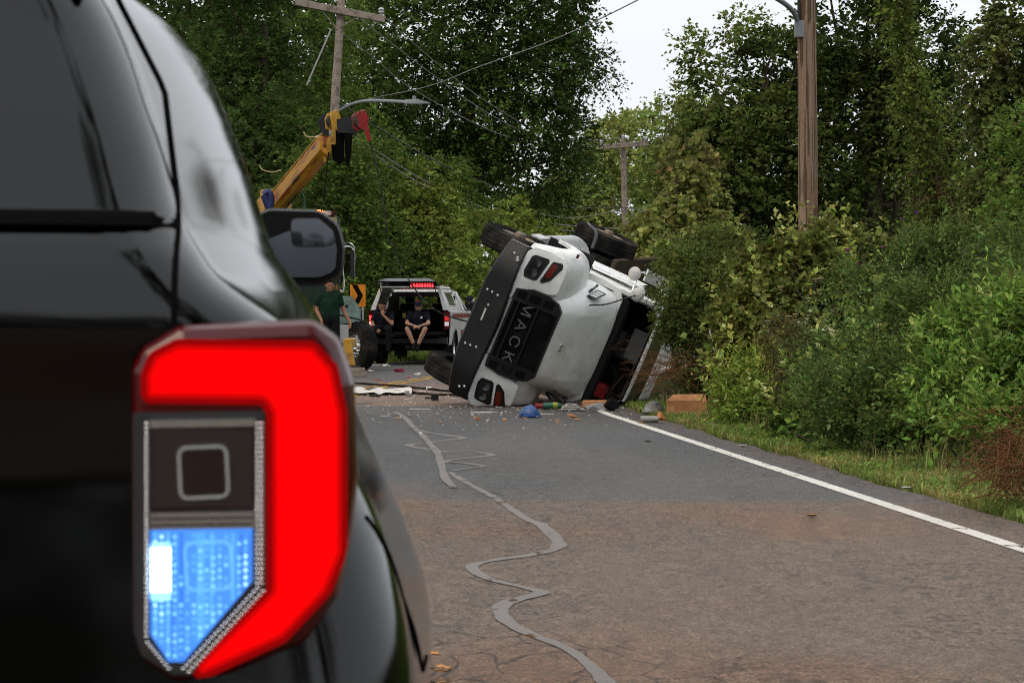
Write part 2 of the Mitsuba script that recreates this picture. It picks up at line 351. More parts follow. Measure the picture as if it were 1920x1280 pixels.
# roof middle, windscreen, bonnet and nose
top = G[-1]
part(suv, 'roof', hull(np.vstack([np.c_[s * top[:, 0], top[:, 1], top[:, 2] + dz] for s in (1, -1) for dz in (-.03, 0)] + [[[0, 4.2, 1.875]]])), 'black_paint', smooth=60)
front = G[:, -1]; up = front[:, 2] > 1.06
W = np.array([[(s * p[0], p[1] + .12 * (1 - s * s), p[2]) for s in np.linspace(-1, 1, 13)] for p in front[up]])
part(suv, 'windscreen', grid_mesh(W), 'tinted_glass', smooth=True)
bon = []
for yb, hb, wb in ((6.05, 1.13, .93), (6.5, 1.13, .95), (7.1, 1.09, .95), (7.5, 1.03, .90), (7.72, .92, .80), (7.82, .75, .74), (7.84, .5, .74), (7.78, .3, .72)):
    bon.append([(s * wb, yb - .10 * abs(s) ** 4 * (yb > 7.4), hb - .07 * s * s) for s in np.linspace(-1, 1, 17)])
part(suv, 'bonnet', grid_mesh(np.array(bon)), 'black_paint', smooth=60)
for s in (1, -1):
    fen = np.array([[(s * (float(hw_(z)) + .0) * (1 - .10 * max(0, (y - 7.3) / .5) ** 2), y, z) for y in np.linspace(6.05, 7.72, 20)] for z in np.linspace(.30, 1.07, 12)])
    mf = (fen[:-1, :-1] + fen[1:, 1:]) / 2
    part(suv, 'front_wing', cells(fen, np.hypot(mf[..., 1] - 6.85, mf[..., 2] - .38) > .43), 'black_paint', smooth=50)
part(suv, 'underbody', box(-.8, .8, 2.95, 7.7, .22, .55), 'black_void', smooth=False)
for s in (1, -1):
    for yw in (3.83, 6.85):
        Mw = frame((s * .86, yw, .38), (0, 1, 0), (0, 0, 1), (1, 0, 0))
        wheel = part(suv, 'wheel', lathe([(.24, -.12), (.35, -.125), (.375, -.10), (.38, 0), (.375, .10), (.35, .125), (.24, .12), (.24, -.12)], 40, Mw), 'rubber')
        part(wheel, 'rim', merged([lathe([(.02, .06), (.08, .07), (.09, .03), (.22, .02), (.245, .11), (.25, -.1)], 32, moved_M) for moved_M in [Mw if s > 0 else Mw @ rotx(np.pi)]]), 'black_plastic')
# trim: the gap under the rear window, the seam of the liftgate, the bumper seam on the quarter panel
def on_suv(z, f): o = suv_outline(z); k = f * (len(o) - 1); i = int(min(k, len(o) - 2)); q = o[i] + (o[i + 1] - o[i]) * (k - i); return np.array([q[0], q[1], z])
def across(z, x):
    o = suv_outline(z); y = np.interp(x, o[:NR + NC, 0], o[:NR + NC, 1]); return np.array([x, y, z])
def sided(z, y):
    o = suv_outline(z)[NR + 2:]; x = np.interp(y, o[:, 1], o[:, 0]); return np.array([x, y, z])
xs = np.linspace(-.626, .626, 40)
part(suv, 'window_seal', grid_mesh(np.array([[across(z, abs(x)) * [np.sign(x) if x else 1, 1, 1] - [0, off, 0] for x in xs] for z, off in ((1.404, .002), (1.408, .012), (1.420, .012), (1.428, .002))])), 'black_void', smooth=False)
for s in (1, -1):
    def seam(pts, r): return tube(np.array([[p[0] * s, p[1], p[2]] for p in pts]), r, 8)
    part(suv, 'liftgate_seam', seam([across(z, g_) - [0, .0005, 0] for z, g_ in zip(np.linspace(1.0, 1.785, 40), np.interp(np.linspace(1.0, 1.785, 40), [1.0, 1.41, 1.61, 1.76], [.626, .626, .597, .52]))], .0045), 'black_void')
    part(suv, 'bumper_seam', seam([sided(z, y) for z, y in zip(curve(np.array([[1.02, 0], [.93, 0], [.86, 0], [.80, 0], [.775, 0], [.772, 0], [.775, 0]]), 40)[:, 0], curve(np.array([[0, 3.09], [0, 3.17], [0, 3.24], [0, 3.29], [0, 3.33], [0, 3.37], [0, 3.46]]), 40)[:, 1])], .0035), 'black_void')
# door mirrors
def dome(m):
    v, f = trimesh.remesh.subdivide_to_size(m.vertices, m.faces, .012, max_iter=10); v = np.array(v)
    v[:, 1] += .9 * ((v[:, 0] - .03) ** 2 + (v[:, 2] - .042) ** 2) - .004; return trimesh.Trimesh(v, f, process=False)
def mirror_shape(k, y):
    o = rounded([(-.155, -.055), (-.11, -.098), (.05, -.098), (.105, -.075), (.11, .0), (.095, .06), (.045, .096), (-.10, .10), (-.155, .06)], .04).buffer(k)
    c = np.array(o.exterior.coords)[:-1]; return np.c_[c[:, 0], np.full(len(c), y), c[:, 1]]
for s in (1, -1):
    Mm = frame((s * .815, 6.12, 1.464), (s * .92, 0, 0), (0, .92, 0), (0, 0, .92))
    mir = part(suv, 'door_mirror', merged([moved(hull(np.vstack([mirror_shape(0, .03), mirror_shape(.012, .06), mirror_shape(.0, .13), mirror_shape(-.04, .19)])), Mm),
                                           moved(hull(np.vstack([mirror_shape(.006, .02), mirror_shape(.014, .05), mirror_shape(.008, .055)])), Mm),
                                           moved(box(-.26, -.1, .06, .14, -.10, -.04, .02), Mm)]), 'housing_black', label='black door mirror with a small wide angle inset' if s > 0 else None)
    g = lambda k, y, tilt: hull(np.vstack([mirror_shape(k, y), mirror_shape(k, y + .004)]))
    part(mir, 'mirror_glass', moved(g(-.012, .012, 0), Mm @ rotz(-.05) @ rotx(-.125)), 'dark_mirror', smooth=20)
    ins = rounded([(-.03, .005), (.055, .005), (.093, .012), (.085, .05), (.045, .084), (-.035, .084)], .014)
    part(mir, 'inset_mirror', moved(dome(prism(ins, .003, frame((0, .011, 0), (1, 0, 0), (0, 0, 1), (0, -1, 0)))), Mm @ rotz(-.05) @ rotx(-.125)), 'dark_mirror', smooth=40)
    part(mir, 'inset_frame', moved(prism(ins.buffer(.003).difference(ins), .005, frame((0, .011, 0), (1, 0, 0), (0, 0, 1), (0, -1, 0))), Mm @ rotz(-.05) @ rotx(-.125)), 'black_plastic', smooth=20)
# tail lamps
D0 = 2.885
def lamp_poly(px): return Polygon([in_lane(a, b, 2.9)[[0, 2]] - [CX, 0] for a, b in px])
def bend(m, s, size=.012):
    v, f = trimesh.remesh.subdivide_to_size(m.vertices, m.faces, size, max_iter=14)
    v = np.array(v)
    k = np.clip((v[:, 0] - .80) / .06, 0, 3)
    v[:, 1] += D0 + .035 * k ** 2 + .03 * (v[:, 2] > 1.0) * 0
    v[:, 0] *= s
    return trimesh.Trimesh(v, f if s > 0 else f[:, ::-1], process=False)
TOY = frame((0, 0, 0), (1, 0, 0), (0, 0, 1), (0, 1, 0))             # polygon (x, z) raised along y
def slab(poly, y0, y1, bevel=0.0):
    """The polygon between depths y0 (nearer the viewer) and y1, its near edge chamfered."""
    poly = poly.simplify(.0004)
    if bevel <= 0: return prism(poly, y1 - y0, TOY @ frame((0, 0, y0), (1, 0, 0), (0, 1, 0), (0, 0, 1)))
    ms = [slab(poly, y0 + bevel, y1)]
    for k, t in enumerate((.0, .35, .7)):
        if poly.buffer(-bevel * (1 - t) ** 1.5 - .0004).area > 1e-9: ms.append(slab(poly.buffer(-bevel * (1 - t) ** 1.5 * 1.0 - .0004), y0 + bevel * t, y0 + bevel + .0005))
    return merged(ms)
CASE = [(243, 800), (243, 690), (262, 652), (335, 608), (590, 598), (640, 635), (668, 715), (676, 900), (664, 1010), (640, 1115), (575, 1205), (430, 1268), (330, 1282), (262, 1238), (246, 1170)]
GUIDE = [(277, 744), (277, 700), (292, 668), (335, 646), (585, 650), (622, 690), (640, 775), (640, 1035), (610, 1105), (530, 1190), (385, 1256), (352, 1266), (390, 1225), (512, 1105), (512, 775), (498, 746)]
GLASS = [(250, 772), (497, 768), (500, 1095), (360, 1262), (325, 1262), (268, 1225), (252, 1180)]
def ellipse(cx, cz, r): return Polygon([(cx + r * math.cos(a), cz + r * math.sin(a)) for a in np.linspace(0, 6.283, 13)[:-1]])
plastic('lamp_dark', (0.030, 0.014, 0.013), 0.10); plastic('lamp_rib', (0.17, 0.125, 0.115), 0.1); plastic('lamp_brown', (0.055, 0.026, 0.022), 0.12)
plastic('blue_backing', (0.02, 0.03, 0.09), 0.1)
plastic('lamp_clear', (0.10, 0.10, 0.11), 0.05)
matte('red_guide', (0.12, 0.001, 0.001))
for s in (1, -1):
    lit = s > 0 or True
    P = lamp_poly
    case = P(CASE).buffer(-.028).buffer(.028, quad_segs=8)
    lay = [(case, .06), (case.buffer(-.002), .022), (case.buffer(-.007), .009), (case.buffer(-.014), .003), (case.buffer(-.02), .0)]
    cm = hull(np.vstack([np.c_[np.array(p.exterior.coords)[:, 0], np.full(len(p.exterior.coords), y), np.array(p.exterior.coords)[:, 1]] for p, y in lay]))
    lamp = part(suv, 'tail_lamp', bend(cm, s), 'red_lens', smooth=40, label='tail lamp, red light bar lit and blue strobe flashing' if s > 0 else None)
    gp = P(GUIDE).buffer(-.006).buffer(.020, quad_segs=6).buffer(-.014, quad_segs=6)
    part(lamp, 'red_light_bar', bend(slab(gp.buffer(-.013, quad_segs=4), -.0085, .004, .004), s), 'red_guide', smooth=40, emit=(0.30, 0.0002, 0.0004))
    for k, (g0, g1, y0, e) in enumerate(((gp.buffer(-.006, quad_segs=4), gp.buffer(-.0132, quad_segs=4), -.0070, .20), (gp, gp.buffer(-.0062, quad_segs=4), -.0050, .11), (gp.buffer(.008, quad_segs=4).intersection(case.buffer(-.006)), gp.buffer(-.0002), -.0025, .042))):
        part(lamp, 'red_light_rim', bend(slab(g0.difference(g1), y0, .004, .0015), s), 'red_guide', smooth=40, emit=(e, 0.0002, 0.0003))
    gl = P(GLASS).buffer(-.004).buffer(.004)
    part(lamp, 'clear_window', bend(slab(gl, -.006, .006, .004), s), 'lamp_clear', smooth=40)
    # upper cell: dark, ribbed, a rounded square ring in it; bars; lower cell: blue strobe
    part(lamp, 'dark_cell', bend(slab(P([(286, 800), (476, 796), (476, 950), (286, 955)]), -.0075, 0), s), 'lamp_dark', smooth=20)
    rib = [slab(P([(288, y), (474, y - 1), (474, y + 3), (288, y + 4)]), -.0088, -.007) for y in range(806, 950, 9)]
    part(lamp, 'cell_rib', bend(merged(rib), s, .03), 'lamp_rib', smooth=20, kind='stuff')
    sq = P([(333, 834), (428, 830), (433, 930), (337, 935)]).buffer(-.012).buffer(.012)
    part(lamp, 'cell_ring', bend(slab(sq.difference(sq.buffer(-.0045)), -.013, -.007, .002), s), 'brushed_metal', smooth=30)
    part(lamp, 'amber_bulb_cover', bend(slab(sq.buffer(-.006), -.0105, -.007), s), 'lamp_brown', smooth=30)
    for k, (a, b) in enumerate(((783, 797), (956, 964), (969, 976), (981, 986))):
        part(lamp, 'chrome_bar', bend(slab(P([(284, a + 3), (478, a), (478, b), (284, b + 3)]), -.012, -.005, .002), s), 'chrome', smooth=30)
    beads = []
    for y in range(792, 1195, 9): beads.append((277, y))
    for y in range(792, 1095, 9): beads += [(483, y), (491, y)]
    for k in np.linspace(0, 1, 22): beads += [(484 - 138 * k, 1098 + 150 * k), (494 - 138 * k, 1104 + 150 * k)]
    for k in np.linspace(0, 1, 8): beads.append((279 + 40 * k, 1200 + 48 * k))
    bm = []
    for a, b in beads:
        q = in_lane(a, b, 2.9)
        sp = trimesh.creation.icosphere(subdivisions=1, radius=.0030); sp.apply_scale([1.15, .9, .8]); sp.apply_translation([q[0] - CX, -.007, q[2]]); bm.append(sp)
    part(lamp, 'chrome_bead_frame', bend(merged(bm), s, .05), 'chrome', smooth=40, kind='stuff')
    blue = P([(284, 990), (474, 985), (474, 1085), (346, 1235), (318, 1235), (284, 1185)])
    part(lamp, 'blue_strobe', bend(slab(blue, -.0075, 0), s), 'blue_backing', smooth=20, emit=(0.012, 0.055, 0.19))
    lv = [(.010, .040, .15), (.016, .066, .22), (.026, .10, .30), (.06, .17, .39), (.15, .28, .48)]
    sets = [[] for _ in lv]; rr = random.Random(5); Pt = __import__('shapely').Point; inb = blue.buffer(-.0026)
    for a in range(291, 476, 8):                # upright flutes, a little unequal
        wv = rr.choice((0, 0, 1, 1, 2)) if not 345 < a < 438 else rr.choice((1, 2))
        q0, q1 = P([(a, 994), (a + 5, 994), (a + 5, 1236), (a, 1236)]), inb
        g = q0.intersection(q1)
        if g.area > 1e-6: sets[wv].append(slab(g, -.0092, -.007, .0006))
    for a in range(293, 476, 12):               # bright beads of light along them
        for b in np.arange(998 + (a % 24) / 4, 1234, 13.0):
            q = in_lane(a, b, 2.9); pt = np.array([q[0] - CX, q[2]])
            if not inb.contains(Pt(*pt)): continue
            v = rr.random() + 2.2 * math.exp(-((a - 303) / 24) ** 2 - ((b - 1065) / 75) ** 2) + 1.5 * math.exp(-((a - 466) / 20) ** 2 - ((b - 1065) / 60) ** 2) + .7 * math.exp(-((a - 400) / 45) ** 2 - ((b - 1060) / 50) ** 2) + .5 * (b > 1120)
            if v < .75: continue
            sp = trimesh.creation.icosphere(subdivisions=1, radius=.0022); sp.apply_scale([1, .7, 1.15]); sp.apply_translation([pt[0], -.0095, pt[1]]); sets[4 if v > 1.7 else (3 if v > 1.15 else 2)].append(sp)
    for ms_, e in zip(sets, lv):
        if ms_: part(lamp, 'lens_facet', bend(merged(ms_), s, .05), 'blue_backing', smooth=False, kind='stuff', emit=e)
    part(lamp, 'diode_lens', bend(slab(P([(284, 1014), (323, 1012), (323, 1120), (284, 1122)]).buffer(-.004).buffer(.004), -.0112, -.007, .002), s), 'blue_backing', smooth=30, emit=(.09, .22, .46))
    part(lamp, 'bulb_dome', bend(slab(P([(345, 1012), (434, 1008), (440, 1100), (350, 1104)]).buffer(-.010).buffer(.010).difference(P([(345, 1012), (434, 1008), (440, 1100), (350, 1104)]).buffer(-.012).buffer(.009)), -.0115, -.007, .001), s), 'lamp_clear', smooth=30, emit=(.028, .10, .28))
    part(lamp, 'blue_diode_block', bend(merged([slab(P([(286, y), (321, y - 1), (321, y + 9), (286, y + 10)]), -.013, -.007, .001) for y in range(1024, 1108, 14)]), s, .05), 'blue_backing', smooth=20, emit=(1.6, 2.3, 3.0))
# rear details: licence plate recess trim, spoiler, wiper
part(suv, 'spoiler', hull([(x, y, z) for x in (-.56, .56) for y, z in ((3.27, 1.85), (3.29, 1.83), (3.5, 1.885), (3.5, 1.85))]), 'black_paint', smooth=30)
part(suv, 'lower_valance', box(-.78, .78, 2.79, 2.95, .30, .46, .03), 'black_plastic')
for s in (1, -1): part(suv, 'exhaust_tip', tube(np.array([[s * .55, 2.77, .30], [s * .55, 3.1, .32]]), .04, 16), 'chrome')
FRAME[0] = np.eye(4)
# ------------------------------------------------------------------ foliage
def norm(v): return v / (np.linalg.norm(v, axis=-1, keepdims=True) + 1e-9)
def leaf_mesh(B, D, N, L, W, fold=0.18, curl=0.15):
    """Leaves as folded rhombi: bases B, directions D, normals N, lengths L, half widths W."""
    S = norm(np.cross(D, N)); N = np.cross(S, D)
    L, W = L[:, None], W[:, None]
    m = B + D * L * .45
    V = np.stack([B, m + S * W + N * W * fold, B + D * L - N * L * curl, m - S * W + N * W * fold], 1).reshape(-1, 3)
    k = np.arange(len(B))[:, None] * 4
    return V, np.concatenate([k + [0, 1, 2], k + [0, 2, 3]], 1).reshape(-1, 3)
def sprays(rng, P, D, color, per=9, length=.5, leaf=.13, width=.33, droop=.25, spread=.9, cvar=.25, flat=.6):
    """Twigs at P pointing along D, each with n leaves in two rows."""
    T, n = len(P), per
    t = (np.arange(n)[None] + rng.random((T, n))) / n
    Lt = length * rng.uniform(.6, 1.3, (T, 1))
    side = norm(np.cross(D, [0, 0, 1.0]) + rng.normal(0, .25, (T, 3)))
    base = P[:, None] + D[:, None] * (t * Lt)[..., None]
    base[..., 2] -= droop * Lt * t ** 2
    base += rng.normal(0, .04 * length, base.shape)
    sg = np.where(np.arange(n) % 2, 1.0, -1.0)[None, :, None]
    ld = norm(D[:, None] * .75 + side[:, None] * sg * spread + rng.normal(0, .35, base.shape) + [0, 0, -.35 * droop])
    up = norm(np.array([0, 0, 1.0]) * flat + rng.normal(0, .45, base.shape) + .25 * D[:, None])
    ls = leaf * rng.uniform(.55, 1.25, (T, n)) * (1.1 - .35 * t)
    c = np.asarray(color, float); c = np.broadcast_to(c, (T, 3))[:, None] * np.exp(rng.normal(0, cvar, (T, 1, 1))) * np.exp(rng.normal(0, cvar * .7, (T, n, 1)))
    c = c * (1 + rng.normal(0, .10, (T, n, 3)))
    V, Fc = leaf_mesh(base.reshape(-1, 3), ld.reshape(-1, 3), up.reshape(-1, 3), ls.ravel(), (ls * width).ravel())
    return V, Fc, np.repeat(np.clip(c.reshape(-1, 3), .003, .6), 4, 0)
def joined(parts):
    o = np.cumsum([0] + [len(p[0]) for p in parts])
    return np.vstack([p[0] for p in parts]), np.vstack([p[1] + a for p, a in zip(parts, o)]), np.vstack([p[2] for p in parts])
def blob_points(rng, blobs, n, inner=.55, thresh=.40, scale=.55, seed=0):
    """Twig bases in the shells of ellipsoids (centre, radii), thinned by noise so that gaps open; with outward directions."""
    blobs = [(np.array(c, float), np.array(r, float)) for c, r in blobs]
    w = np.array([np.prod(r) ** (2 / 3) for _, r in blobs]); w /= w.sum()
    P, D = [], []
    for (c, r), k in zip(blobs, np.maximum(1, (w * n * 2.2).astype(int))):
        d = norm(rng.normal(0, 1, (k, 3))); f = rng.uniform(inner ** 3, 1, (k, 1)) ** (1 / 3)
        f = f * (1 + .22 * (meshkit.fbm(d * 2.2 + c * .37, 3, seed) - .5) * 2)[:, None]
        P.append(c + d * r * f); D.append(norm(d / r))
    P, D = np.vstack(P), np.vstack(D)
    keep = meshkit.fbm(P * scale + seed * 3.7, 3, seed) > thresh * .8 + .4 * thresh * rng.random(len(P))
    P, D = P[keep], D[keep]
    s = rng.permutation(len(P))[:n]
    return P[s], D[s]
def crown(rng, blobs, n, color, droop=.25, lift=.1, seed=0, thresh=.40, scale=.55, inner=.55, alt=None, **kw):
    P, D = blob_points(rng, blobs, n, inner, thresh, scale, seed)
    D = norm(D * .8 + rng.normal(0, .35, D.shape) + [0, 0, lift])
    c = np.broadcast_to(np.asarray(color, float), P.shape).copy()
    if alt is not None:
        m = np.clip((meshkit.fbm(P * .45 + 11, 3, seed + 4) - .42) / .2, 0, 1)[:, None]; c = c * (1 - m) + np.asarray(alt) * m
    return sprays(rng, P, D, c, droop=droop, **kw)
LEAF_TONE = np.array([2.4, 2.15, 2.2])
def put_leaves(key, vfc, m='leaf', **kw):
    v, f, c = vfc; c = np.clip(c * LEAF_TONE, .003, .6); return put(key, trimesh.Trimesh(v, f, process=False), m, smooth=False, color=c, **kw)
def limbs(rng, foot, top, r, blobs, n=14):
    """A tapered, slightly crooked trunk with limbs reaching into the crown."""
    foot, top = np.array(foot, float), np.array(top, float)
    P = np.linspace(foot, top, 9); P[1:, :2] += np.cumsum(rng.normal(0, .04 * np.linalg.norm(top - foot) / 8, (8, 2)), 0)
    ms = [tube(P, np.linspace(r * 1.15, r * .35, 9), 10)]
    for k in range(n):
        c, rad = blobs[rng.integers(len(blobs))]
        q = np.array(c) + norm(rng.normal(0, 1, 3)) * np.array(rad) * .75
        i = int(np.clip(np.searchsorted(P[:, 2], q[2] - .35 * np.linalg.norm(q - P[-1])), 2, 7))
        s = P[i]; m = (s + q) / 2 + [0, 0, -.1 * abs(q[2] - s[2])] + rng.normal(0, .15, 3)
        rr = r * (.5 - .04 * i)
        ms.append(tube(curve([s, m, q], 7), np.linspace(rr, rr * .2, 7), 6))
    return merged(ms)
def tree(name, label, foot, top, r, blobs, n, color, group=None, seed=0, nl=14, extra=None, **kw):
    rng = np.random.default_rng(seed + 100)
    k = thing(name, label, 'tree', group)
    part(k, 'trunk', limbs(rng, foot, top, r, blobs, nl), 'bark', smooth=60)
    L = [crown(rng, blobs, n, color, seed=seed, **kw)]
    if extra: L += extra(rng)
    put_leaves(numbered(k + '__crown'), joined(L)); return k
DARK, MID, LIGHT, YELL = (.020, .036, .010), (.036, .064, .014), (.062, .100, .020), (.085, .125, .026)
def B(px, py, Y, rx, rz, ry=None):
    """An ellipsoid of leaves: where it is seen, how far off it stands, its half width and half height in metres."""
    return at(px, py, Y), (rx, ry or rx, rz)
def foot_at(px, Y): p = at(px, HORIZON, Y); return [p[0], p[1], float(terrain(p[0], p[1]))]

# the wood that closes the view behind the bend
tree('broadleaf_tree', 'tall dark tree behind the streetlight and wires, branch reaching into the sky', foot_at(870, 90), at(880, 60, 90), .42,
     [B(760, 60, 90, 3.2, 3.2), B(880, 20, 91, 3.6, 3.6), B(985, 70, 90, 2.6, 3.0), B(700, 190, 89, 2.4, 2.6), B(830, 190, 91, 3.0, 2.6), B(960, 210, 90, 2.6, 2.4), B(1010, 290, 90, 2.0, 2.0), B(860, -150, 91, 4.2, 3.4),
      B(1030, 130, 90, 1.6, 1.3), B(770, 330, 91, 3.2, 2.2), B(920, 350, 91, 3.0, 2.2), B(1040, 30, 90, 1.3, 1.2), B(1075, 250, 90, .9, 1.2)],
     10500, DARK, seed=1, alt=MID, per=8, length=.75, leaf=.20, width=.34, droop=.3, thresh=.38, scale=.5,
     extra=lambda rng: [crown(rng, [B(1105, 125, 90, 1.0, .55), B(1130, 160, 90, .8, .35), B(1085, 105, 90, .8, .8), B(1120, 100, 90, .5, .3)], 190, DARK, seed=3, per=8, length=.6, leaf=.17, width=.3, droop=.35, inner=.1, thresh=.2)])
tree('broadleaf_tree', 'dark tree at far left, trunk partly bare, behind the crane boom', foot_at(470, 70), at(480, 40, 70), .34,
     [B(400, 60, 70, 2.4, 2.6), B(500, 10, 71, 2.3, 2.4), B(420, 200, 69, 2.2, 2.2), B(530, 160, 70, 1.8, 2.0), B(480, 300, 69, 2.2, 1.9), B(390, 330, 68, 1.8, 1.8), B(420, -150, 71, 3.2, 3.0), B(560, 330, 70, 1.8, 1.6), B(320, 150, 71, 2.6, 3.0)],
     6400, DARK, seed=5, alt=(.040, .075, .016), per=8, length=.6, leaf=.17, width=.33, droop=.45, thresh=.42)
tree('broadleaf_tree', 'paler green tree directly behind the left utility pole', foot_at(585, 75), at(585, 60, 75), .26,
     [B(590, 110, 75, 1.1, 1.5), B(560, 170, 74, 1.0, 1.4), B(630, 200, 75, 1.2, 1.6), B(560, 60, 75, .8, .9), B(600, 300, 74, 1.7, 1.8), B(680, 300, 75, 1.5, 1.4), B(620, 30, 76, 1.2, 1.2), B(640, 400, 74, 1.6, 1.4)],
     3400, (.055, .095, .022), seed=8, alt=LIGHT, per=8, length=.55, leaf=.15, width=.3, droop=.5, thresh=.42)
tree('understorey_tree', 'light green bushy tree behind the pickup, pale vines over its top', foot_at(790, 71), at(790, 380, 71), .16,
     [B(730, 370, 71, 1.5, 1.1), B(820, 350, 71, 1.2, .9), B(850, 400, 71, 1.1, 1.1), B(760, 440, 70, 1.7, 1.4), B(850, 480, 70, 1.5, 1.2), B(690, 450, 70, 1.3, 1.3), B(720, 540, 69, 1.5, 1.2), B(830, 560, 69, 1.5, 1.2)],
     3800, MID, seed=9, alt=(.075, .105, .022), per=8, length=.5, leaf=.15, width=.34, droop=.4, thresh=.40)
tree('understorey_tree', 'dull green bushy tree left of the pickup, behind the arrow sign', foot_at(655, 59.5), at(650, 380, 59.5), .12,
     [B(625, 330, 59.3, .95, 1.0), B(690, 470, 59.5, .95, 1.0), B(640, 430, 59.3, 1.1, 1.0), B(640, 530, 59, 1.1, 1.0), B(560, 430, 60, 1.2, 1.2), B(590, 520, 59.5, 1.0, 1.0), B(685, 600, 59, .9, .8), B(590, 280, 59.6, .7, .8), B(655, 290, 59.4, .6, .7)],
     2900, MID, seed=11, alt=(.050, .080, .018), per=8, length=.45, leaf=.135, width=.34, droop=.4, thresh=.38)
tree('understorey_tree', 'yellowish green young tree above the upturned front wheel of the truck', foot_at(930, 66), at(935, 440, 66), .10,
     [B(905, 450, 66, .75, .7), B(960, 410, 67, .5, .45), B(950, 470, 66, .8, .6), B(890, 520, 65, 1.0, .9), B(960, 560, 65, 1.2, .9), B(1010, 450, 67, .7, .5)],
     1500, (.075, .105, .022), seed=12, alt=YELL, per=8, length=.42, leaf=.14, width=.42, droop=.3, thresh=.38)
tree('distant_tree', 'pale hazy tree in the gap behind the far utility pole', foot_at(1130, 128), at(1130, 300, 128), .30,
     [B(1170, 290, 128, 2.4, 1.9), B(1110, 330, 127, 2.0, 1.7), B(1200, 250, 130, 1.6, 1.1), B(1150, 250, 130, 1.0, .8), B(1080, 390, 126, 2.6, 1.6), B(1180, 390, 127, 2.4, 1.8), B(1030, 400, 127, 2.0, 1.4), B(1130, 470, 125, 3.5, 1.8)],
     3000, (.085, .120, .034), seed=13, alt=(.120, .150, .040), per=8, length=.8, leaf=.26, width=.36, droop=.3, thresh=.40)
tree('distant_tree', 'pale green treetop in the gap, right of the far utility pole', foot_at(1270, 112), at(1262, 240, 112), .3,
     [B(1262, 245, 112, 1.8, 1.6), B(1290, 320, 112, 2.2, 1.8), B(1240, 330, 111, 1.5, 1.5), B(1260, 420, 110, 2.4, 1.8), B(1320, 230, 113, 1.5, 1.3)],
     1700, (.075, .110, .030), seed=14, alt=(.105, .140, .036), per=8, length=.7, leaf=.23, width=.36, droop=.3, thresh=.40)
# a wooded slope far behind, too far to tell its trees apart
def far_wood():
    rng = np.random.default_rng(77); L = []
    for k in range(84):
        a = rng.uniform(-.34, .30); Y = rng.uniform(110, 165); x = a * Y + 2
        if -.02 < a < .075 and Y < 150: Y += 20
        if a < .015: z = rng.uniform(2, 25)
        elif a < .085: z = rng.uniform(2, 7)
        else: z = rng.uniform(2, 9)
        L.append(crown(rng, [((x, Y, z), (5, 4, 3.6))], 330, (.026, .042, .013), seed=k, per=6, length=1.2, leaf=.42, width=.42, thresh=.3))
    for k in range(26):                     # and the same wood closing the road behind the viewpoint
        L.append(crown(rng, [((rng.uniform(-32, 32), rng.uniform(-48, -34), rng.uniform(2, 12)), (5, 4, 3.6))], 300, (.022, .036, .011), seed=k, per=6, length=1.2, leaf=.42, width=.42, thresh=.3))
    return joined(L)
put_leaves('far_wood', far_wood(), kind='stuff', label='dark wooded slope closing the view behind the roadside trees')
def thicket():
    """Undergrowth along the left side of the bend, one mass of shrubs and saplings."""
    rng = np.random.default_rng(78); L = []
    for k in range(30):
        px = rng.uniform(440, 960); Y = rng.uniform(66, 72); p = at(px, HORIZON, Y)
        L.append(crown(rng, [((p[0], p[1], rng.uniform(.2, 1.6)), (1.1, .9, 1.0))], 150, MID if k % 2 else DARK, seed=k, per=8, length=.45, leaf=.15, width=.33, droop=.3, thresh=.3))
    for k in range(46):
        px = rng.uniform(-400, 560); Y = rng.uniform(58, 78); p = at(px, HORIZON, Y)
        L.append(crown(rng, [((p[0], p[1], rng.uniform(.5, 6)), (1.5, 1.3, 1.5))], 130, MID if k % 2 else DARK, seed=k, per=8, length=.5, leaf=.18, width=.36, droop=.3, thresh=.3))
    return joined(L)
put_leaves('thicket', thicket(), kind='stuff', label='tangled undergrowth along the outer side of the bend')
# the big trees on the right
tree('broadleaf_tree', 'broad dark tree left of the near utility pole, pale leafy tips against sky', foot_at(1400, 41), at(1430, 200, 41), .24,
     [B(1390, 200, 41, .85, .75), B(1460, 130, 41, .75, .6), B(1340, 300, 40.5, .9, .85), B(1440, 300, 41, 1.0, .9), B(1360, 400, 40.5, .95, .8), B(1470, 420, 41, .95, .8), B(1480, 230, 41.5, .9, .8), B(1290, 340, 40.5, .5, .7), B(1330, 120, 41, .42, .32), B(1275, 420, 40, .5, .55)],
     4300, (.026, .042, .011), seed=20, alt=(.045, .066, .017), per=8, length=.36, leaf=.115, width=.36, droop=.2, thresh=.40, scale=1.1,
     extra=lambda rng: [crown(rng, [B(1300, 90, 41, .32, .25), B(1400, 50, 41, .35, .28), B(1385, 80, 41, .25, .25), B(1440, 70, 41, .25, .22), B(1290, 190, 41, .3, .3), B(1345, 170, 41, .35, .3), B(1310, 240, 41, .3, .3)], 330, (.070, .095, .026), seed=21, per=8, length=.34, leaf=.10, width=.36, droop=.1, inner=.1, thresh=.25, scale=1.2)])
tree('broadleaf_tree', 'tallest dark tree right of the near utility pole, sky flecks through its crown', foot_at(1650, 42), at(1640, 80, 42), .27,
     [B(1600, 60, 42, 1.1, .9), B(1700, 100, 42, 1.0, .9), B(1560, 180, 42, .9, .8), B(1660, 220, 42, 1.1, .9), B(1750, 220, 42, .7, .8), B(1590, 300, 42, 1.0, .8), B(1690, 340, 42, 1.0, .8), B(1560, 400, 41.5, .9, .7), B(1640, -80, 42, 1.4, 1.1), B(1650, 430, 42, 1.0, .6), B(1770, 360, 42, .6, .5)],
     4700, (.022, .036, .010), seed=22, alt=(.036, .052, .014), per=8, length=.38, leaf=.115, width=.36, droop=.2, thresh=.455, scale=1.1)
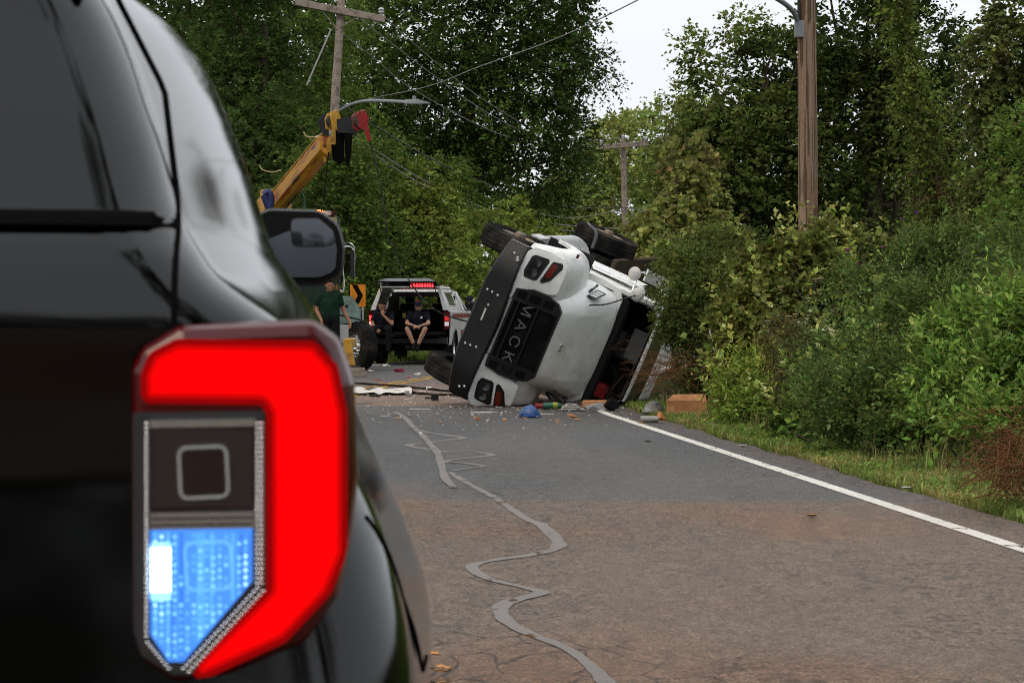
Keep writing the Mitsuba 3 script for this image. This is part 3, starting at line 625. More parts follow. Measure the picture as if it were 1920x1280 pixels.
tree('vine_draped_tree', 'tree at the right edge hung with brownish vine leaves', foot_at(1900, 27), at(1895, 60, 27), .15,
     [B(1880, 100, 27, .42, .45), B(1900, 220, 27, .45, .5), B(1930, 40, 27, .5, .5), B(1890, 340, 27, .4, .5), B(1850, 180, 27, .2, .35), B(1960, 250, 27, .6, .8), B(1870, 430, 26.8, .4, .45), B(1930, 480, 26.5, .5, .5)],
     1900, (.032, .048, .013), seed=24, alt=(.050, .066, .020), per=8, length=.28, leaf=.085, width=.42, droop=.75, lift=-.2, thresh=.40, scale=1.6,
     extra=lambda rng: [crown(rng, [B(1900, 330, 25, .25, .35), B(1890, 440, 24.5, .3, .35), B(1905, 250, 25.2, .2, .25)], 330, (.055, .095, .02), seed=25, per=8, length=.26, leaf=.08, width=.3, droop=.5, thresh=.3, scale=1.6)])
# a leaning dead trunk wrapped in green vine, its tip lost in the crown above
rng = np.random.default_rng(31)
snag = thing('vine_wrapped_snag', 'leaning brown dead trunk wrapped in trailing green vine', 'dead tree')
SP = curve([at(1800, 520, 34), at(1782, 440, 34), at(1765, 380, 34), at(1738, 270, 34), at(1712, 140, 34), at(1690, 40, 34), at(1672, -40, 34)], 40)
foot = np.array([SP[0][0] + .1, SP[0][1], float(terrain(SP[0][0], SP[0][1]))])
plastic('dead_wood', grime((.22, .105, .035), (.10, .055, .03), 5.0), .5)
part(snag, 'trunk', tube(np.vstack([foot, SP]), np.r_[.13, np.linspace(.105, .02, 40)], 10), 'dead_wood', smooth=60)
SPV = SP[9:]
P = SPV[rng.integers(0, len(SPV), 900)] + rng.normal(0, 1, (900, 3)) * [.10, .10, .16] * np.linspace(1.8, .6, 900)[:, None] ** rng.integers(0, 2, (900, 1))
low = SP[rng.integers(10, 26, 600)] + rng.normal(0, 1, (600, 3)) * [.28, .2, .22]
P = np.vstack([P, low])
put_leaves(numbered(snag + '__vine_leaves'), sprays(rng, P, norm(rng.normal(0, 1, P.shape) + [0, 0, -.4]), (.060, .085, .020), per=6, length=.22, leaf=.085, width=.32, droop=.5))
dry = SP[rng.integers(6, 20, 130)] + rng.normal(0, 1, (130, 3)) * [.16, .12, .2]
part(snag, 'dry_tendrils', merged([tube(curve([q, q + rng.normal(0, .12, 3), q + rng.normal(0, .2, 3) - [0, 0, .3]], 6), .006, 4, False) for q in dry]), 'dead_wood', smooth=False, kind='stuff')
# pale broad leaves heaped behind the truck
vine = thing('vine_covered_shrub', 'shrub of big pale drooping leaves right behind the overturned truck', 'shrub')
rng = np.random.default_rng(33)
part(vine, 'stem', limbs(rng, foot_at(1265, 38.5), at(1265, 330, 38.5), .06, [B(1265, 380, 38.5, .5, .6)], 8), 'bark')
put_leaves(numbered(vine + '__leaves'), joined([crown(rng, [B(1270, 410, 38.5, .45, .40), B(1235, 450, 38, .35, .3), B(1300, 370, 38.8, .42, .45), B(1330, 440, 38.5, .5, .4), B(1260, 480, 38, .5, .4), B(1290, 290, 38.8, .3, .4), B(1210, 420, 38.5, .2, .2)], 800, (.100, .122, .034), seed=34, alt=(.075, .080, .028), per=6, length=.3, leaf=.14, width=.42, droop=.9, lift=-.25, thresh=.36, scale=1.4, flat=.2)]))
# ------------------------------------------------------------------ shrubs, weeds and grass along the right verge
def shrub(name, label, cat, blobs, n, color, seed, stems=10, shoots=60, **kw):
    rng = np.random.default_rng(seed + 500); k = thing(name, label, cat)
    c0 = np.mean([b[0] for b in blobs], 0); f = [c0[0], c0[1], float(terrain(c0[0], c0[1])) - .05]
    S = [tube(curve([np.array(f) + rng.normal(0, .12, 3) * [1, 1, 0], (np.array(f) + b) / 2 + rng.normal(0, .1, 3), b], 7), np.linspace(.018, .005, 7), 5, False) for b in [np.array(blobs[i % len(blobs)][0]) + rng.normal(0, .2, 3) for i in range(stems)]]
    part(k, 'stems', merged(S), 'bark', smooth=60, kind='stuff')
    P, D = blob_points(rng, blobs, shoots * 4, .9, .2, 1.5, seed); up = D[:, 2] > .15; P, D = P[up][:shoots], D[up][:shoots]
    lf = kw.get('leaf', .06); sh_ = sprays(rng, P, norm(D * .5 + [0, 0, 1] + rng.normal(0, .22, P.shape)), np.asarray(kw.get('alt', color)) * 1.25, per=15, length=lf * 7, leaf=lf * 1.1, width=kw.get('width', .3) * .9, droop=.25, cvar=.4)
    big = sprays(rng, *blob_points(rng, blobs, n // 13, .8, .3, 1.5, seed + 1), np.asarray(color) * 1.5, per=6, length=lf * 4, leaf=lf * 1.35, width=kw.get('width', .3), droop=.5, cvar=.5)
    put_leaves(numbered(k + '__leaves'), joined([crown(rng, blobs, n, color, seed=seed, **kw), sh_, big])); return k
shrub('dark_shrub', 'dark fine-leaved shrub swallowing the cab roof of the overturned truck', 'shrub',
      [B(1290, 520, 29.5, .42, .38), B(1340, 480, 30, .4, .32), B(1300, 600, 29, .42, .35), B(1370, 560, 29.2, .45, .4), B(1292, 560, 29, .24, .26), B(1330, 660, 28.8, .42, .35), B(1312, 690, 28.8, .28, .25), B(1390, 660, 28.8, .4, .4), B(1268, 620, 29.2, .14, .2), B(1400, 480, 30.2, .35, .3), B(1280, 475, 30, .25, .2)],
      5200, (.026, .040, .011), 1, alt=(.048, .068, .018), per=8, length=.2, leaf=.05, width=.3, droop=.25, thresh=.44, scale=1.7)
shrub('vine_mound', 'mound of yellowish broad vine leaves below the near utility pole', 'shrub',
      [B(1500, 500, 27, .42, .3), B(1570, 480, 27.5, .4, .28), B(1440, 520, 26.8, .35, .3), B(1420, 600, 26.4, .42, .35), B(1500, 590, 26.4, .5, .4), B(1580, 570, 26.6, .5, .4), B(1400, 670, 26.2, .35, .32), B(1480, 680, 26, .45, .4), B(1640, 500, 27.6, .35, .3), B(1560, 450, 28, .3, .2)],
      3000, (.055, .072, .018), 2, alt=(.088, .106, .028), per=7, length=.22, leaf=.085, width=.46, droop=.5, thresh=.44, scale=1.6)
shrub('leafy_weed_bank', 'grey green brushy shrub thick with thistles, under the dead trunk', 'shrub',
      [B(1640, 560, 24, .5, .4), B(1720, 520, 24.5, .5, .4), B(1800, 500, 24.6, .45, .4), B(1660, 650, 22.5, .45, .4), B(1740, 610, 22.6, .5, .45), B(1580, 680, 22, .4, .36), B(1560, 770, 20.6, .35, .3), B(1640, 760, 20.4, .42, .36), B(1720, 720, 20.4, .45, .4), B(1860, 520, 23, .4, .45), B(1910, 580, 22, .4, .4)],
      4600, (.034, .056, .017), 3, alt=(.050, .080, .022), per=9, length=.24, leaf=.06, width=.22, droop=.1, lift=.5, thresh=.47, scale=1.5)
shrub('nettle_clump', 'tall bright green clump of pointed leaves at the right edge', 'plant',
      [B(1800, 640, 19.9, .28, .26), B(1870, 620, 19.5, .32, .3), B(1910, 700, 18.7, .32, .3), B(1840, 720, 18.9, .34, .3), B(1780, 740, 19.3, .3, .26), B(1900, 790, 17.9, .28, .26), B(1830, 800, 18.3, .3, .24), B(1940, 620, 18.9, .3, .34), B(1760, 820, 18.5, .24, .2)],
      2000, (.050, .095, .020), 4, alt=(.075, .128, .028), per=9, length=.22, leaf=.085, width=.21, droop=.15, lift=.5, thresh=.44, scale=1.7)
shrub('low_shrub', 'low dull green shrub at the verge, left of the bright nettles', 'shrub',
      [B(1650, 790, 20.8, .3, .24), B(1720, 780, 20.2, .32, .28), B(1600, 800, 21.4, .24, .2), B(1690, 830, 19.8, .28, .18), B(1760, 840, 20.1, .26, .18), B(1550, 815, 21.8, .2, .14)],
      1900, (.030, .052, .014), 5, alt=(.052, .082, .02), per=8, length=.15, leaf=.045, width=.36, droop=.25, thresh=.44, scale=2.0)
shrub('ragweed_clump', 'bright lime green feathery plant beside the cardboard box', 'plant',
      [B(1388, 740, 25.5, .24, .24), B(1425, 720, 25.6, .28, .28), B(1410, 780, 25.2, .26, .18), B(1372, 785, 25.4, .14, .12), B(1450, 760, 25, .2, .22)],
      800, (.085, .135, .026), 6, alt=(.110, .150, .03), per=9, length=.24, leaf=.085, width=.16, droop=.2, lift=.6, thresh=.28, scale=3)
shrub('broadleaf_weed', 'green weed with large oval leaves in the middle of the verge', 'plant',
      [B(1540, 740, 22.8, .26, .24), B(1600, 740, 22.4, .24, .22), B(1510, 790, 22.6, .28, .16), B(1570, 790, 22.2, .3, .18), B(1620, 690, 22.4, .2, .2)],
      560, (.055, .100, .022), 7, alt=(.085, .125, .03), per=7, length=.2, leaf=.095, width=.36, droop=.35, thresh=.3, scale=3)
shrub('brown_weed', 'brownish half-dry weed with dark thin stems near the ragweed', 'plant',
      [B(1490, 720, 23, .2, .28), B(1500, 790, 22.6, .22, .2), B(1470, 650, 23.4, .2, .22)], 520, (.050, .044, .018), 8, alt=(.040, .050, .018), per=8, length=.2, leaf=.045, width=.24, droop=.3, thresh=.3, scale=3)
# dead brown brush by the cab and at the right edge
matte('dry_twig', grime((.17, .082, .040), (.09, .05, .03), 3.0))
def brush(name, label, spots, n, L, seed, r=.005):
    rng = np.random.default_rng(seed); k = thing(name, label, 'dead brush'); ms = []
    for _ in range(n):
        c, s = spots[rng.integers(len(spots))]; q = np.array(c) + rng.normal(0, 1, 3) * s
        d = norm(rng.normal(0, 1, 3) * [1.4, .7, .45]); a = L * rng.uniform(.4, 1.2)
        ms.append(tube(curve([q, q + d * a * .5 + rng.normal(0, .05, 3), q + d * a + rng.normal(0, .08, 3) - [0, 0, .08]], 5), np.linspace(r, r * .4, 5), 4, False))
    part(k, 'twigs', merged(ms), 'dry_twig', smooth=True, kind='stuff'); return k
brush('dry_brush', 'reddish dead brush broken beneath the dark shrub, right of the cab', [(at(1270, 680, 28.2), np.array([.20, .2, .09])), (at(1248, 705, 28), np.array([.10, .15, .07]))], 100, .50, 1, .004)
brush('dry_brush', 'rusty dead brush heaped at the right edge of the verge', [(at(1895, 850, 15), np.array([.09, .14, .12])), (at(1925, 880, 14.6), np.array([.1, .14, .1]))], 300, .34, 2, .004)

# thistles: tall branching stems with seed heads
plastic('thistle_stem', (.050, .075, .035), .5)
matte('seed_head', grime((.38, .30, .21), (.20, .13, .08), 30.0))
matte('thistle_flower', (.20, .035, .22))
matte('thistle_bud', (.075, .10, .05))
def thistle(px, py, Y, label, seed, flowers, h=None):
    rng = np.random.default_rng(seed); top = at(px, py, Y); z0 = float(terrain(top[0], top[1]))
    k = thing('thistle', label, 'thistle', 'thistles on the verge')
    foot = np.array([top[0] + rng.normal(0, .12), top[1] + rng.normal(0, .1), z0]); H = top[2] - z0
    main = curve([foot, foot + [rng.normal(0, .04), 0, H * .4], (foot + top) / 2 + [rng.normal(0, .05), 0, H * .22], top], 12)
    S = [tube(main, np.linspace(.012, .004, 12), 6)]; tips = [main[-1]]; LP, LD = [], []
    for j in range(9):
        i = rng.integers(4, 11); a = rng.uniform(0, 6.28); L = rng.uniform(.18, .42)
        tip = main[i] + [math.cos(a) * L * .5, math.sin(a) * L * .5, L]
        b = curve([main[i], main[i] + [math.cos(a) * L * .35, math.sin(a) * L * .35, L * .4], tip], 7)
        S.append(tube(b, np.linspace(.006, .003, 7), 5)); tips.append(tip)
        for q in b[1:-1]: LP.append(q); LD.append(norm(rng.normal(0, 1, 3) * [1, 1, .4]))
    for q in main[1:-1]:
        for _ in range(3): LP.append(q); LD.append(norm(rng.normal(0, 1, 3) * [1, 1, .4]))
    part(k, 'stem', merged(S), 'thistle_stem', smooth=60)
    put_leaves(numbered(k + '__leaves'), sprays(rng, np.array(LP), np.array(LD), (.045, .072, .026), per=5, length=.16, leaf=.06, width=.16, droop=.35))
    for t in tips[:6]:
        kind = flowers[rng.integers(len(flowers))]
        M = frame(t, (1, 0, 0), (0, 1, 0), (0, 0, 1))
        if kind == 'seed': part(k, 'seed_head', lathe([(.001, 0), (.012, .006), (.013, .018), (.034, .040), (.030, .046), (.001, .048)], 10, M), 'seed_head')
        elif kind == 'purple':
            part(k, 'flower_head', lathe([(.001, .012), (.010, .016), (.022, .036), (.018, .042), (.001, .040)], 10, M), 'thistle_flower')
            part(k, 'bud', lathe([(.001, -.006), (.012, .0), (.015, .010), (.009, .018), (.001, .02)], 10, M), 'thistle_bud')
        else: part(k, 'bud', lathe([(.001, -.006), (.013, .0), (.017, .012), (.010, .024), (.001, .027)], 10, M), 'thistle_bud')
for q in [(1480, 600, 24.5, 'thistle with tan seed heads leaning left over the brown weed', 1, ['seed']), (1530, 530, 24.8, 'thistle topped with a row of pale seed heads, left of the pole', 2, ['seed']),
          (1560, 590, 24, 'thistle with drooping tan heads in the middle of the vine mound', 3, ['seed', 'bud']), (1500, 690, 23.4, 'short thistle with tan heads nearest the ragweed', 4, ['seed']),
          (1610, 500, 24.5, 'thistle with purple flowers right of the near pole', 5, ['purple', 'bud']), (1655, 470, 24.8, 'slender thistle with purple tips below the tall dark tree', 6, ['purple', 'bud']),
          (1690, 415, 25, 'tallest thistle, dull pink bud at its tip, left of dead trunk', 7, ['bud', 'purple']), (1725, 450, 24.6, 'thistle with round green buds directly left of the dead trunk', 8, ['bud']),
          (1690, 580, 23, 'thistle with two bright purple flowers at mid height', 9, ['purple', 'bud']), (1840, 440, 23, 'bushy green thistle right of the dead trunk', 10, ['bud']),
          (1760, 560, 22.6, 'grey green thistle without flowers above the nettles', 11, ['bud']), (1640, 640, 22, 'thistle with green buds above the broad-leaved weed', 12, ['bud']), (1880, 500, 22, 'green thistle nearest the right edge', 13, ['bud'])]:
    thistle(*q)

# grass: the verge in front of the plants, and a rougher verge on the left
def blades(rng, P, color, h, w=.006, lean=.5, cvar=.3):
    n = len(P); a = rng.uniform(0, 6.283, n); d = np.stack([np.cos(a), np.sin(a), a * 0], 1); s = np.stack([-np.sin(a), np.cos(a), a * 0], 1)
    H = h * rng.uniform(.4, 1.3, n)[:, None]; ln = lean * rng.uniform(.2, 1.3, n)[:, None]; W = w * rng.uniform(.6, 1.5, n)[:, None]
    m = P + d * H * ln * .35 + [0, 0, 1] * H * .62; t = P + d * H * ln * 1.0 + [0, 0, 1] * H * (1 - .35 * ln)
    V = np.stack([P - s * W, P + s * W, m + s * W * .8, m - s * W * .8, t], 1).reshape(-1, 3)
    k = np.arange(n)[:, None] * 5
    Fc = np.concatenate([k + [0, 1, 2], k + [0, 2, 3], k + [3, 2, 4]], 1).reshape(-1, 3)
    c = np.asarray(color) * np.exp(rng.normal(0, cvar, (n, 1))) * (1 + rng.normal(0, .1, (n, 3)))
    return V, Fc, np.repeat(np.clip(c, .004, .5), 5, 0)
def verge_points(rng, n, y0, y1, v0, v1, right=True, power=1.0):
    u = rng.random(n); y = y0 + (y1 - y0) * u ** power
    k = np.searchsorted(CP[:, 1], y).clip(1, len(CP) - 1)
    v = (RIGHT_EDGE if right else LEFT_EDGE) + (v0 + (v1 - v0) * rng.random(n) ** 1.1) * (1 if right else -1)
    f = ((y - CP[k - 1, 1]) / (CP[k, 1] - CP[k - 1, 1] + 1e-9))[:, None]
    P = CP[k - 1] * (1 - f) + CP[k] * f + CN[k] * v[:, None]
    P = np.c_[P, terrain(P[:, 0], P[:, 1])]
    e = meshkit.fbm(np.c_[P[:, :2] * 2.2, P[:, :1] * 0], 3) ; far = (v - RIGHT_EDGE if right else LEFT_EDGE - v)
    return P[far > .30 * e - .10]
def grass():
    rng = np.random.default_rng(91); L = []
    P = verge_points(rng, 70000, 11.5, 31, -.05, 1.7, power=1.25)
    m = np.clip((meshkit.fbm(np.c_[P[:, :2] * 1.2, P[:, :1] * 0], 3, 6) - .35) / .3, 0, 1)[:, None]
    L.append(blades(rng, P, np.array((.080, .118, .030)) * (1 - m) + np.array((.155, .160, .058)) * m, .10, .0052, .9))
    P = verge_points(rng, 4200, 11.5, 31, .15, 1.5)
    L.append(sprays(rng, P + [0, 0, .03], norm(rng.normal(0, 1, P.shape) * [1, 1, .35] + [0, 0, .5]), (.070, .125, .028), per=6, length=.12, leaf=.05, width=.3, droop=.3))
    P = verge_points(rng, 5000, 11.5, 31, -.02, 1.4)
    L.append(blades(rng, P, (.19, .15, .075), .09, .0045, 1.1))
    P = verge_points(rng, 2600, 11.5, 31, .5, 1.6)
    L.append(blades(rng, P, (.10, .11, .045), .28, .0045, .5))
    P = verge_points(rng, 9000, 40, 68, 0, 3.0, False)
    L.append(blades(rng, P, (.065, .10, .022), .18, .012, .8))
    P = verge_points(rng, 9000, 3, 40, 0, 3.0, False)
    L.append(blades(rng, P, (.055, .09, .022), .15, .010, .8))
    P = verge_points(rng, 5000, 2, 11.5, 0, 2.5)
    L.append(blades(rng, P, (.060, .10, .024), .12, .007, .9))
    return joined(L)
put_leaves('grass', grass(), kind='stuff', label='short ragged grass and clover along both verges')
def weeds():
    """Knee-high weeds filling the space between verge grass and shrubs."""
    rng = np.random.default_rng(92); L = []
    P = verge_points(rng, 1500, 13, 31, 1.55, 2.8)
    L.append(sprays(rng, P + [0, 0, .05], norm(rng.normal(0, .45, P.shape) + [0, 0, 1]), (.050, .090, .020), per=9, length=.42, leaf=.075, width=.26, droop=.1, cvar=.35))
    P = verge_points(rng, 3800, 13, 40, 1.8, 7.0)
    L.append(sprays(rng, P + [0, 0, .1], norm(rng.normal(0, .5, P.shape) + [0, 0, 1]), (.034, .056, .015), per=9, length=.75, leaf=.10, width=.26, droop=.1, cvar=.35))
    P = verge_points(rng, 900, 2, 13, .9, 4.0)
    L.append(sprays(rng, P + [0, 0, .1], norm(rng.normal(0, .5, P.shape) + [0, 0, 1]), (.040, .066, .017), per=9, length=.75, leaf=.10, width=.26, droop=.1, cvar=.35))
    return joined(L)
put_leaves('weeds', weeds(), kind='stuff', label='knee-high green weeds between the grass verge and shrubs')
rng = np.random.default_rng(95)
reed = thing('tall_grass_tuft', 'bluish tuft of long grass blades right of the ragweed', 'grass tuft')
P = on_ground(1445, 792) + np.c_[rng.normal(0, .07, 60), rng.normal(0, .07, 60), np.zeros(60)]
put_leaves(numbered(reed + '__blades'), blades(rng, P, (.10, .14, .085), .55, .008, .45), kind='stuff')
# roadside trees behind the camera, mirrored in the black paint and shading the road
WHERE = ['nearest behind the viewpoint on the right', 'behind the viewpoint on the left, tallest of its row', 'left of the parked SUV', 'far behind on the right', 'ahead of the SUV on the left verge', 'farthest along the left verge']
for i, (x, y, h, s) in enumerate(((6.2, -2.5, 13, 40), (-17, -14, 13, 42), (-10, 6, 12, 43), (13, -20, 14, 44), (-11, 22, 12, 45), (-13, 40, 12, 46))):
    z = float(terrain(x, y))
    tree('roadside_tree', 'roadside tree outside the frame, ' + WHERE[i], (x, y, z), (x, y, h * .8), .2,
         [((x, y, h * .62), (2.6, 2.6, h * .26)), ((x + 1, y + 1, h * .4), (2.2, 2.2, 1.8)), ((x - 1, y - .6, h * .8), (1.9, 1.9, 1.8)), ((x, y + .5, h * .25), (2.0, 2.0, 1.5))] + ([((3.0, .2, 10.0), (1.9, 2.6, 1.4))] if i == 0 else []), 1000, DARK, group='roadside trees behind the viewpoint', seed=s, per=7, length=.8, leaf=.30, width=.4, thresh=.38, nl=8)
# ------------------------------------------------------------------ white truck lying on its left side, nose towards us
TR = np.array([[0.3802, -0.2861, 0.8795], [-0.1469, -0.9576, -0.248], [0.9132, -0.0349, -0.4061]])
TK = .94
TM = np.eye(4); TM[:3, :3] = TR * TK; TM[:3, 3] = np.array([0, 0, EYE]) + TK * (np.array([-0.6719, 33.1506, 1.4479]) - [0, 0, EYE])
def settle(m):
    """The side that the truck lies on is crushed flat against the road."""
    m = moved(m, TM); v = np.array(m.vertices); low = v[:, 2] < .012
    v[low, 2] = .012 + .04 * np.tanh(-(v[low, 2] - .012) * .3); return trimesh.Trimesh(v, m.faces, process=False)
def tpart(parent, name, m, mt, **kw): return part(parent, name, settle(m), mt, M=np.eye(4), **kw)
def truck_white(p, n, uv):
    d = smoothstep(.48, .72, fbm(p.x * 2.5, p.y * 2.5, p.z * 2.5, 4)); low = 1 - smoothstep(.1, 1.1, p.z)
    s = smoothstep(.62, .8, noise(p.x * 14, p.y * 14, p.z * 5))
    return mix((.74, .755, .735), (.40, .40, .35), dr.clip(d * .32 + low * .30 * noise(p.x * 6, p.y * 6, p.z * 6) + s * .2, 0, 1))
mat('truck_white', twosided({'type': 'principled', 'base_color': proc(truck_white), 'roughness': .32, 'specular': .5, 'clearcoat': .6, 'clearcoat_gloss': .85}))
matte('truck_black', grime((.008, .008, .008), (.035, .032, .028), 5.0, .5, .85, .6))
plastic('bumper_black', grime((.008, .008, .009), (.035, .032, .028), 3.0, .45, .8, .7), .28)
matte('rusty_steel', grime((.085, .062, .048), (.05, .05, .04), 5.0))
plastic('rim_tan', grime((.42, .33, .24), (.16, .12, .09), 9.0), .4)
plastic('dark_glass', (.012, .013, .015), .03)
plastic('headlamp_lens', (.03, .032, .034), .03)
plastic('orange_lens', (.26, .03, .010), .08)
matte('cab_trim', (.030, .030, .031))
metal('letter_metal', (.42, .42, .43), .15); matte('cab_panel', (.20, .20, .20))
truck = thing('overturned_truck', 'white truck lying on its side across the road, black grille facing us', 'truck')
def spow(a, p): return np.sign(a) * np.abs(a) ** p
# bonnet: superelliptic sections from the nose back to the windscreen
def hood_section(y, hs, zt, zb, p, n=41):
    a = np.linspace(-np.pi / 2, np.pi / 2, n); b = 2 / p
    return np.c_[hs * spow(np.sin(a), b), np.full(n, y), zb + (zt - zb) * np.abs(np.cos(a)) ** b]
ks = [(.68, .50, 1.42, .95), (.655, .56, 1.50, .95), (.625, .60, 1.56, .95), (.57, .63, 1.61, .95), (.46, .67, 1.66, .97), (.28, .70, 1.71, 1.0), (0, .76, 1.775, 1.02), (-.35, .82, 1.84, 1.05), (-.7, .865, 1.905, 1.08), (-.95, .885, 1.95, 1.1), (-1.0, .88, 1.955, 1.1)]
yy = np.concatenate([[k[0] for k in ks]]); ki = PchipInterpolator(-yy, np.array(ks)[:, 1:])
H = np.array([hood_section(y, *ki(-y), 5.0) for y in np.r_[np.linspace(.68, .46, 12), np.linspace(.43, -1.0, 26)]])
for s in (-1, 1):          # the two raised creases on the bonnet top
    H[:, :, 2] += .016 * np.exp(-((H[:, :, 0] - s * (.50 + .0 * H[:, :, 1])) / .022) ** 2) * (H[:, :, 1] < .25) * (H[:, :, 1] > -.9)
hood = tpart(truck, 'bonnet', grid_mesh(H), 'truck_white', smooth=50, label='dusty white bonnet')
# front panel: white surround of grille and lamps
def fy(x, z): return .93 - .27 * (z - .85) / .7 - .10 * np.clip((np.abs(x) - .6) / .6, 0, 1.2) ** 2
FP = Polygon([(.43, .78), (.43, .87), (.58, .88), (.66, 1.11), (.66, 1.3), (.70, 1.40), (.95, 1.40), (1.10, 1.38), (1.19, 1.28), (1.22, 1.1), (1.20, .88), (1.12, .82), (.58, .79)])
def on_front(poly, off, thick, size=.05):
    m = prism(poly.simplify(.001), thick, frame((0, 0, 0), (1, 0, 0), (0, 0, 1), (0, -1, 0)))
    v, f = trimesh.remesh.subdivide_to_size(m.vertices, m.faces, size, max_iter=12); v = np.array(v)
    v[:, 1] += fy(v[:, 0], v[:, 2]) + off
    return trimesh.Trimesh(v, f, process=False)
def flip(poly): return Polygon([(-x, z) for x, z in np.array(poly.exterior.coords)])
for s in (1, -1):
    g = FP.buffer(-.03).buffer(.03) if s > 0 else flip(FP.buffer(-.03).buffer(.03))
    tpart(truck, 'lamp_panel', on_front(g, .0, .05), 'truck_white', smooth=40)
tpart(truck, 'grille_sill', on_front(Polygon([(-.42, .79), (.42, .79), (.42, .885), (-.42, .885)]), -.03, .04), 'truck_white', smooth=40)
# wings over the front wheels
def wing(s):
    rows = []
    for y in np.r_[np.linspace(.76, .60, 9), np.linspace(.56, -.66, 26)]:
        zt = float(np.interp(y, [-.66, -.5, 0, .35, .52, .60, .66, .70, .74, .76], [1.40, 1.47, 1.505, 1.48, 1.44, 1.40, 1.35, 1.28, 1.15, 1.0]))
        xo = float(np.interp(y, [-.66, 0, .5, .70, .76], [1.27, 1.29, 1.26, 1.21, 1.17]))
        zl = .80 if abs(y) > .66 else .46 + math.sqrt(max(0, .70 ** 2 - y * y)) * 1.0
        zl = max(zl, .80); zl = min(zl, zt - .2)
        a = np.linspace(0, np.pi / 2, 15); b = 2 / 3.4
        sec = np.c_[.55 + (xo - .55) * spow(np.sin(a), b), np.full(15, y), zl + (zt - zl) * np.abs(np.cos(a)) ** b]
        sec = np.vstack([sec, [xo - .05, y, zl - .005]])
        rows.append(sec * [s, 1, 1])
    return grid_mesh(np.array(rows), flip=s < 0)
for s in (1, -1):
    tpart(truck, 'front_wing', wing(s), 'truck_white', smooth=60)
    w = lambda P, r=.03: (Polygon(P).buffer(-r).buffer(r, quad_segs=4) if s > 0 else flip(Polygon(P).buffer(-r).buffer(r, quad_segs=4)))
    hl = [(1.08, .90), (1.11, .94), (1.12, 1.12), (1.08, 1.14), (.80, 1.09), (.77, 1.06), (.775, .91), (.86, .88)]
    sg = [(1.11, 1.18), (1.13, 1.31), (1.06, 1.335), (.85, 1.255), (.77, 1.16), (.79, 1.125)]
    for nm, poly, lens, lm in (('headlight', hl, 'headlamp_lens', None), ('turn_signal', sg, 'lamp_dark', None)):
        q = w(poly); lamp = tpart(truck, nm, merged([on_front(q.difference(q.buffer(-.022)), .012, .035), on_front(q.buffer(-.02), .004, .02)]), 'bumper_black', smooth=30)
        tpart(lamp, 'lens', on_front(q.buffer(-.03), .008, .01), lens, smooth=30)
        c = np.array(q.centroid.coords[0])
        if nm == 'headlight':
            for k in (-1, 1):
                o = c + [k * .075 * s, -.0]; tpart(lamp, 'reflector', lathe([(.060, .008), (.052, .005), (.02, .003), (.001, .004)], 20, frame((o[0], float(fy(*o)) + .010, o[1]), (1, 0, 0), (0, 0, 1), (0, 1, 0))), 'lamp_clear')
        else:
            o = LineString([(c[0] + .08 * s, c[1] + .0), (c[0] - .06 * s, c[1] - .025)]).buffer(.038)
            tpart(lamp, 'indicator', on_front(o, .016, .01), 'orange_lens', smooth=30)
    tpart(truck, 'side_marker', box(min(1.24 * s, 1.30 * s), max(1.24 * s, 1.30 * s), .28, .36, 1.36, 1.39, .01), 'red_lens')
# grille
GO = Polygon([(-.60, .885), (.60, .885), (.645, 1.11), (.65, 1.34), (.60, 1.49), (.50, 1.565), (-.50, 1.565), (-.60, 1.49), (-.65, 1.34), (-.645, 1.11)])
gr = tpart(truck, 'grille', on_front(GO.buffer(-.01).difference(Polygon([(-.42, .93), (.42, .93), (.42, 1.53), (-.42, 1.53)])), .045, .08), 'bumper_black', smooth=30, label='black grille with four chrome letters')
tpart(gr, 'mesh_screen', on_front(Polygon([(-.42, .93), (.42, .93), (.42, 1.53), (-.42, 1.53)]), -.02, .02), 'truck_black', smooth=False)
for z in (.985, 1.255):
    tpart(gr, 'bar', on_front(Polygon([(-.44, z), (.44, z), (.44, z + .025), (-.44, z + .025)]), .055, .05), 'bumper_black', smooth=20)
tpart(gr, 'name_panel', on_front(Polygon([(-.42, 1.01), (.42, 1.01), (.42, 1.255), (-.42, 1.255)]), .0, .02), 'truck_black', smooth=False)
for s in (1, -1):
    tpart(gr, 'post', on_front(Polygon([(.425 * s, .93), (.450 * s, .93), (.450 * s, 1.53), (.425 * s, 1.53)]), .058, .02), 'bumper_black', smooth=20)
    for z0, z1 in ((.93, 1.06), (1.10, 1.26), (1.30, 1.44)):
        tpart(gr, 'side_cell', on_front(Polygon([(.475 * s, z0), (.58 * s, z0 + .01), (.595 * s, z1), (.475 * s, z1)]), .049, .01), 'truck_black', smooth=False)
for z in np.r_[np.linspace(.94, .97, 2), np.linspace(1.30, 1.50, 7)]:
    tpart(gr, 'slat', on_front(Polygon([(-.42, z), (.42, z), (.42, z + .008), (-.42, z + .008)]), .0, .02), 'bumper_black', smooth=False)
for k, ch_ in enumerate('MACK'):
    m = meshkit.text_mesh(ch_, .145, .03); m.vertices[:, 0] -= m.bounds.mean(0)[0]; m.apply_scale([1.25, 1, 1])
    sl = math.atan(.27 / .7); z0 = 1.06; x = .36 - .24 * k
    tpart(gr, 'letter', moved(m, frame((x, float(fy(0, z0)) + .012, z0), (-1, 0, 0), (0, -math.sin(sl), math.cos(sl)), (0, math.cos(sl), math.sin(sl)))), 'letter_metal', smooth=False)
tpart(hood, 'ornament', merged([box(-.06, .06, .40, .50, 1.675, 1.70, .01), hull([(-.025, .36, 1.70), (.025, .36, 1.70), (-.03, .47, 1.70), (.03, .47, 1.70), (-.015, .44, 1.76), (.015, .44, 1.76), (0, .37, 1.74)])]), 'chrome', smooth=30)
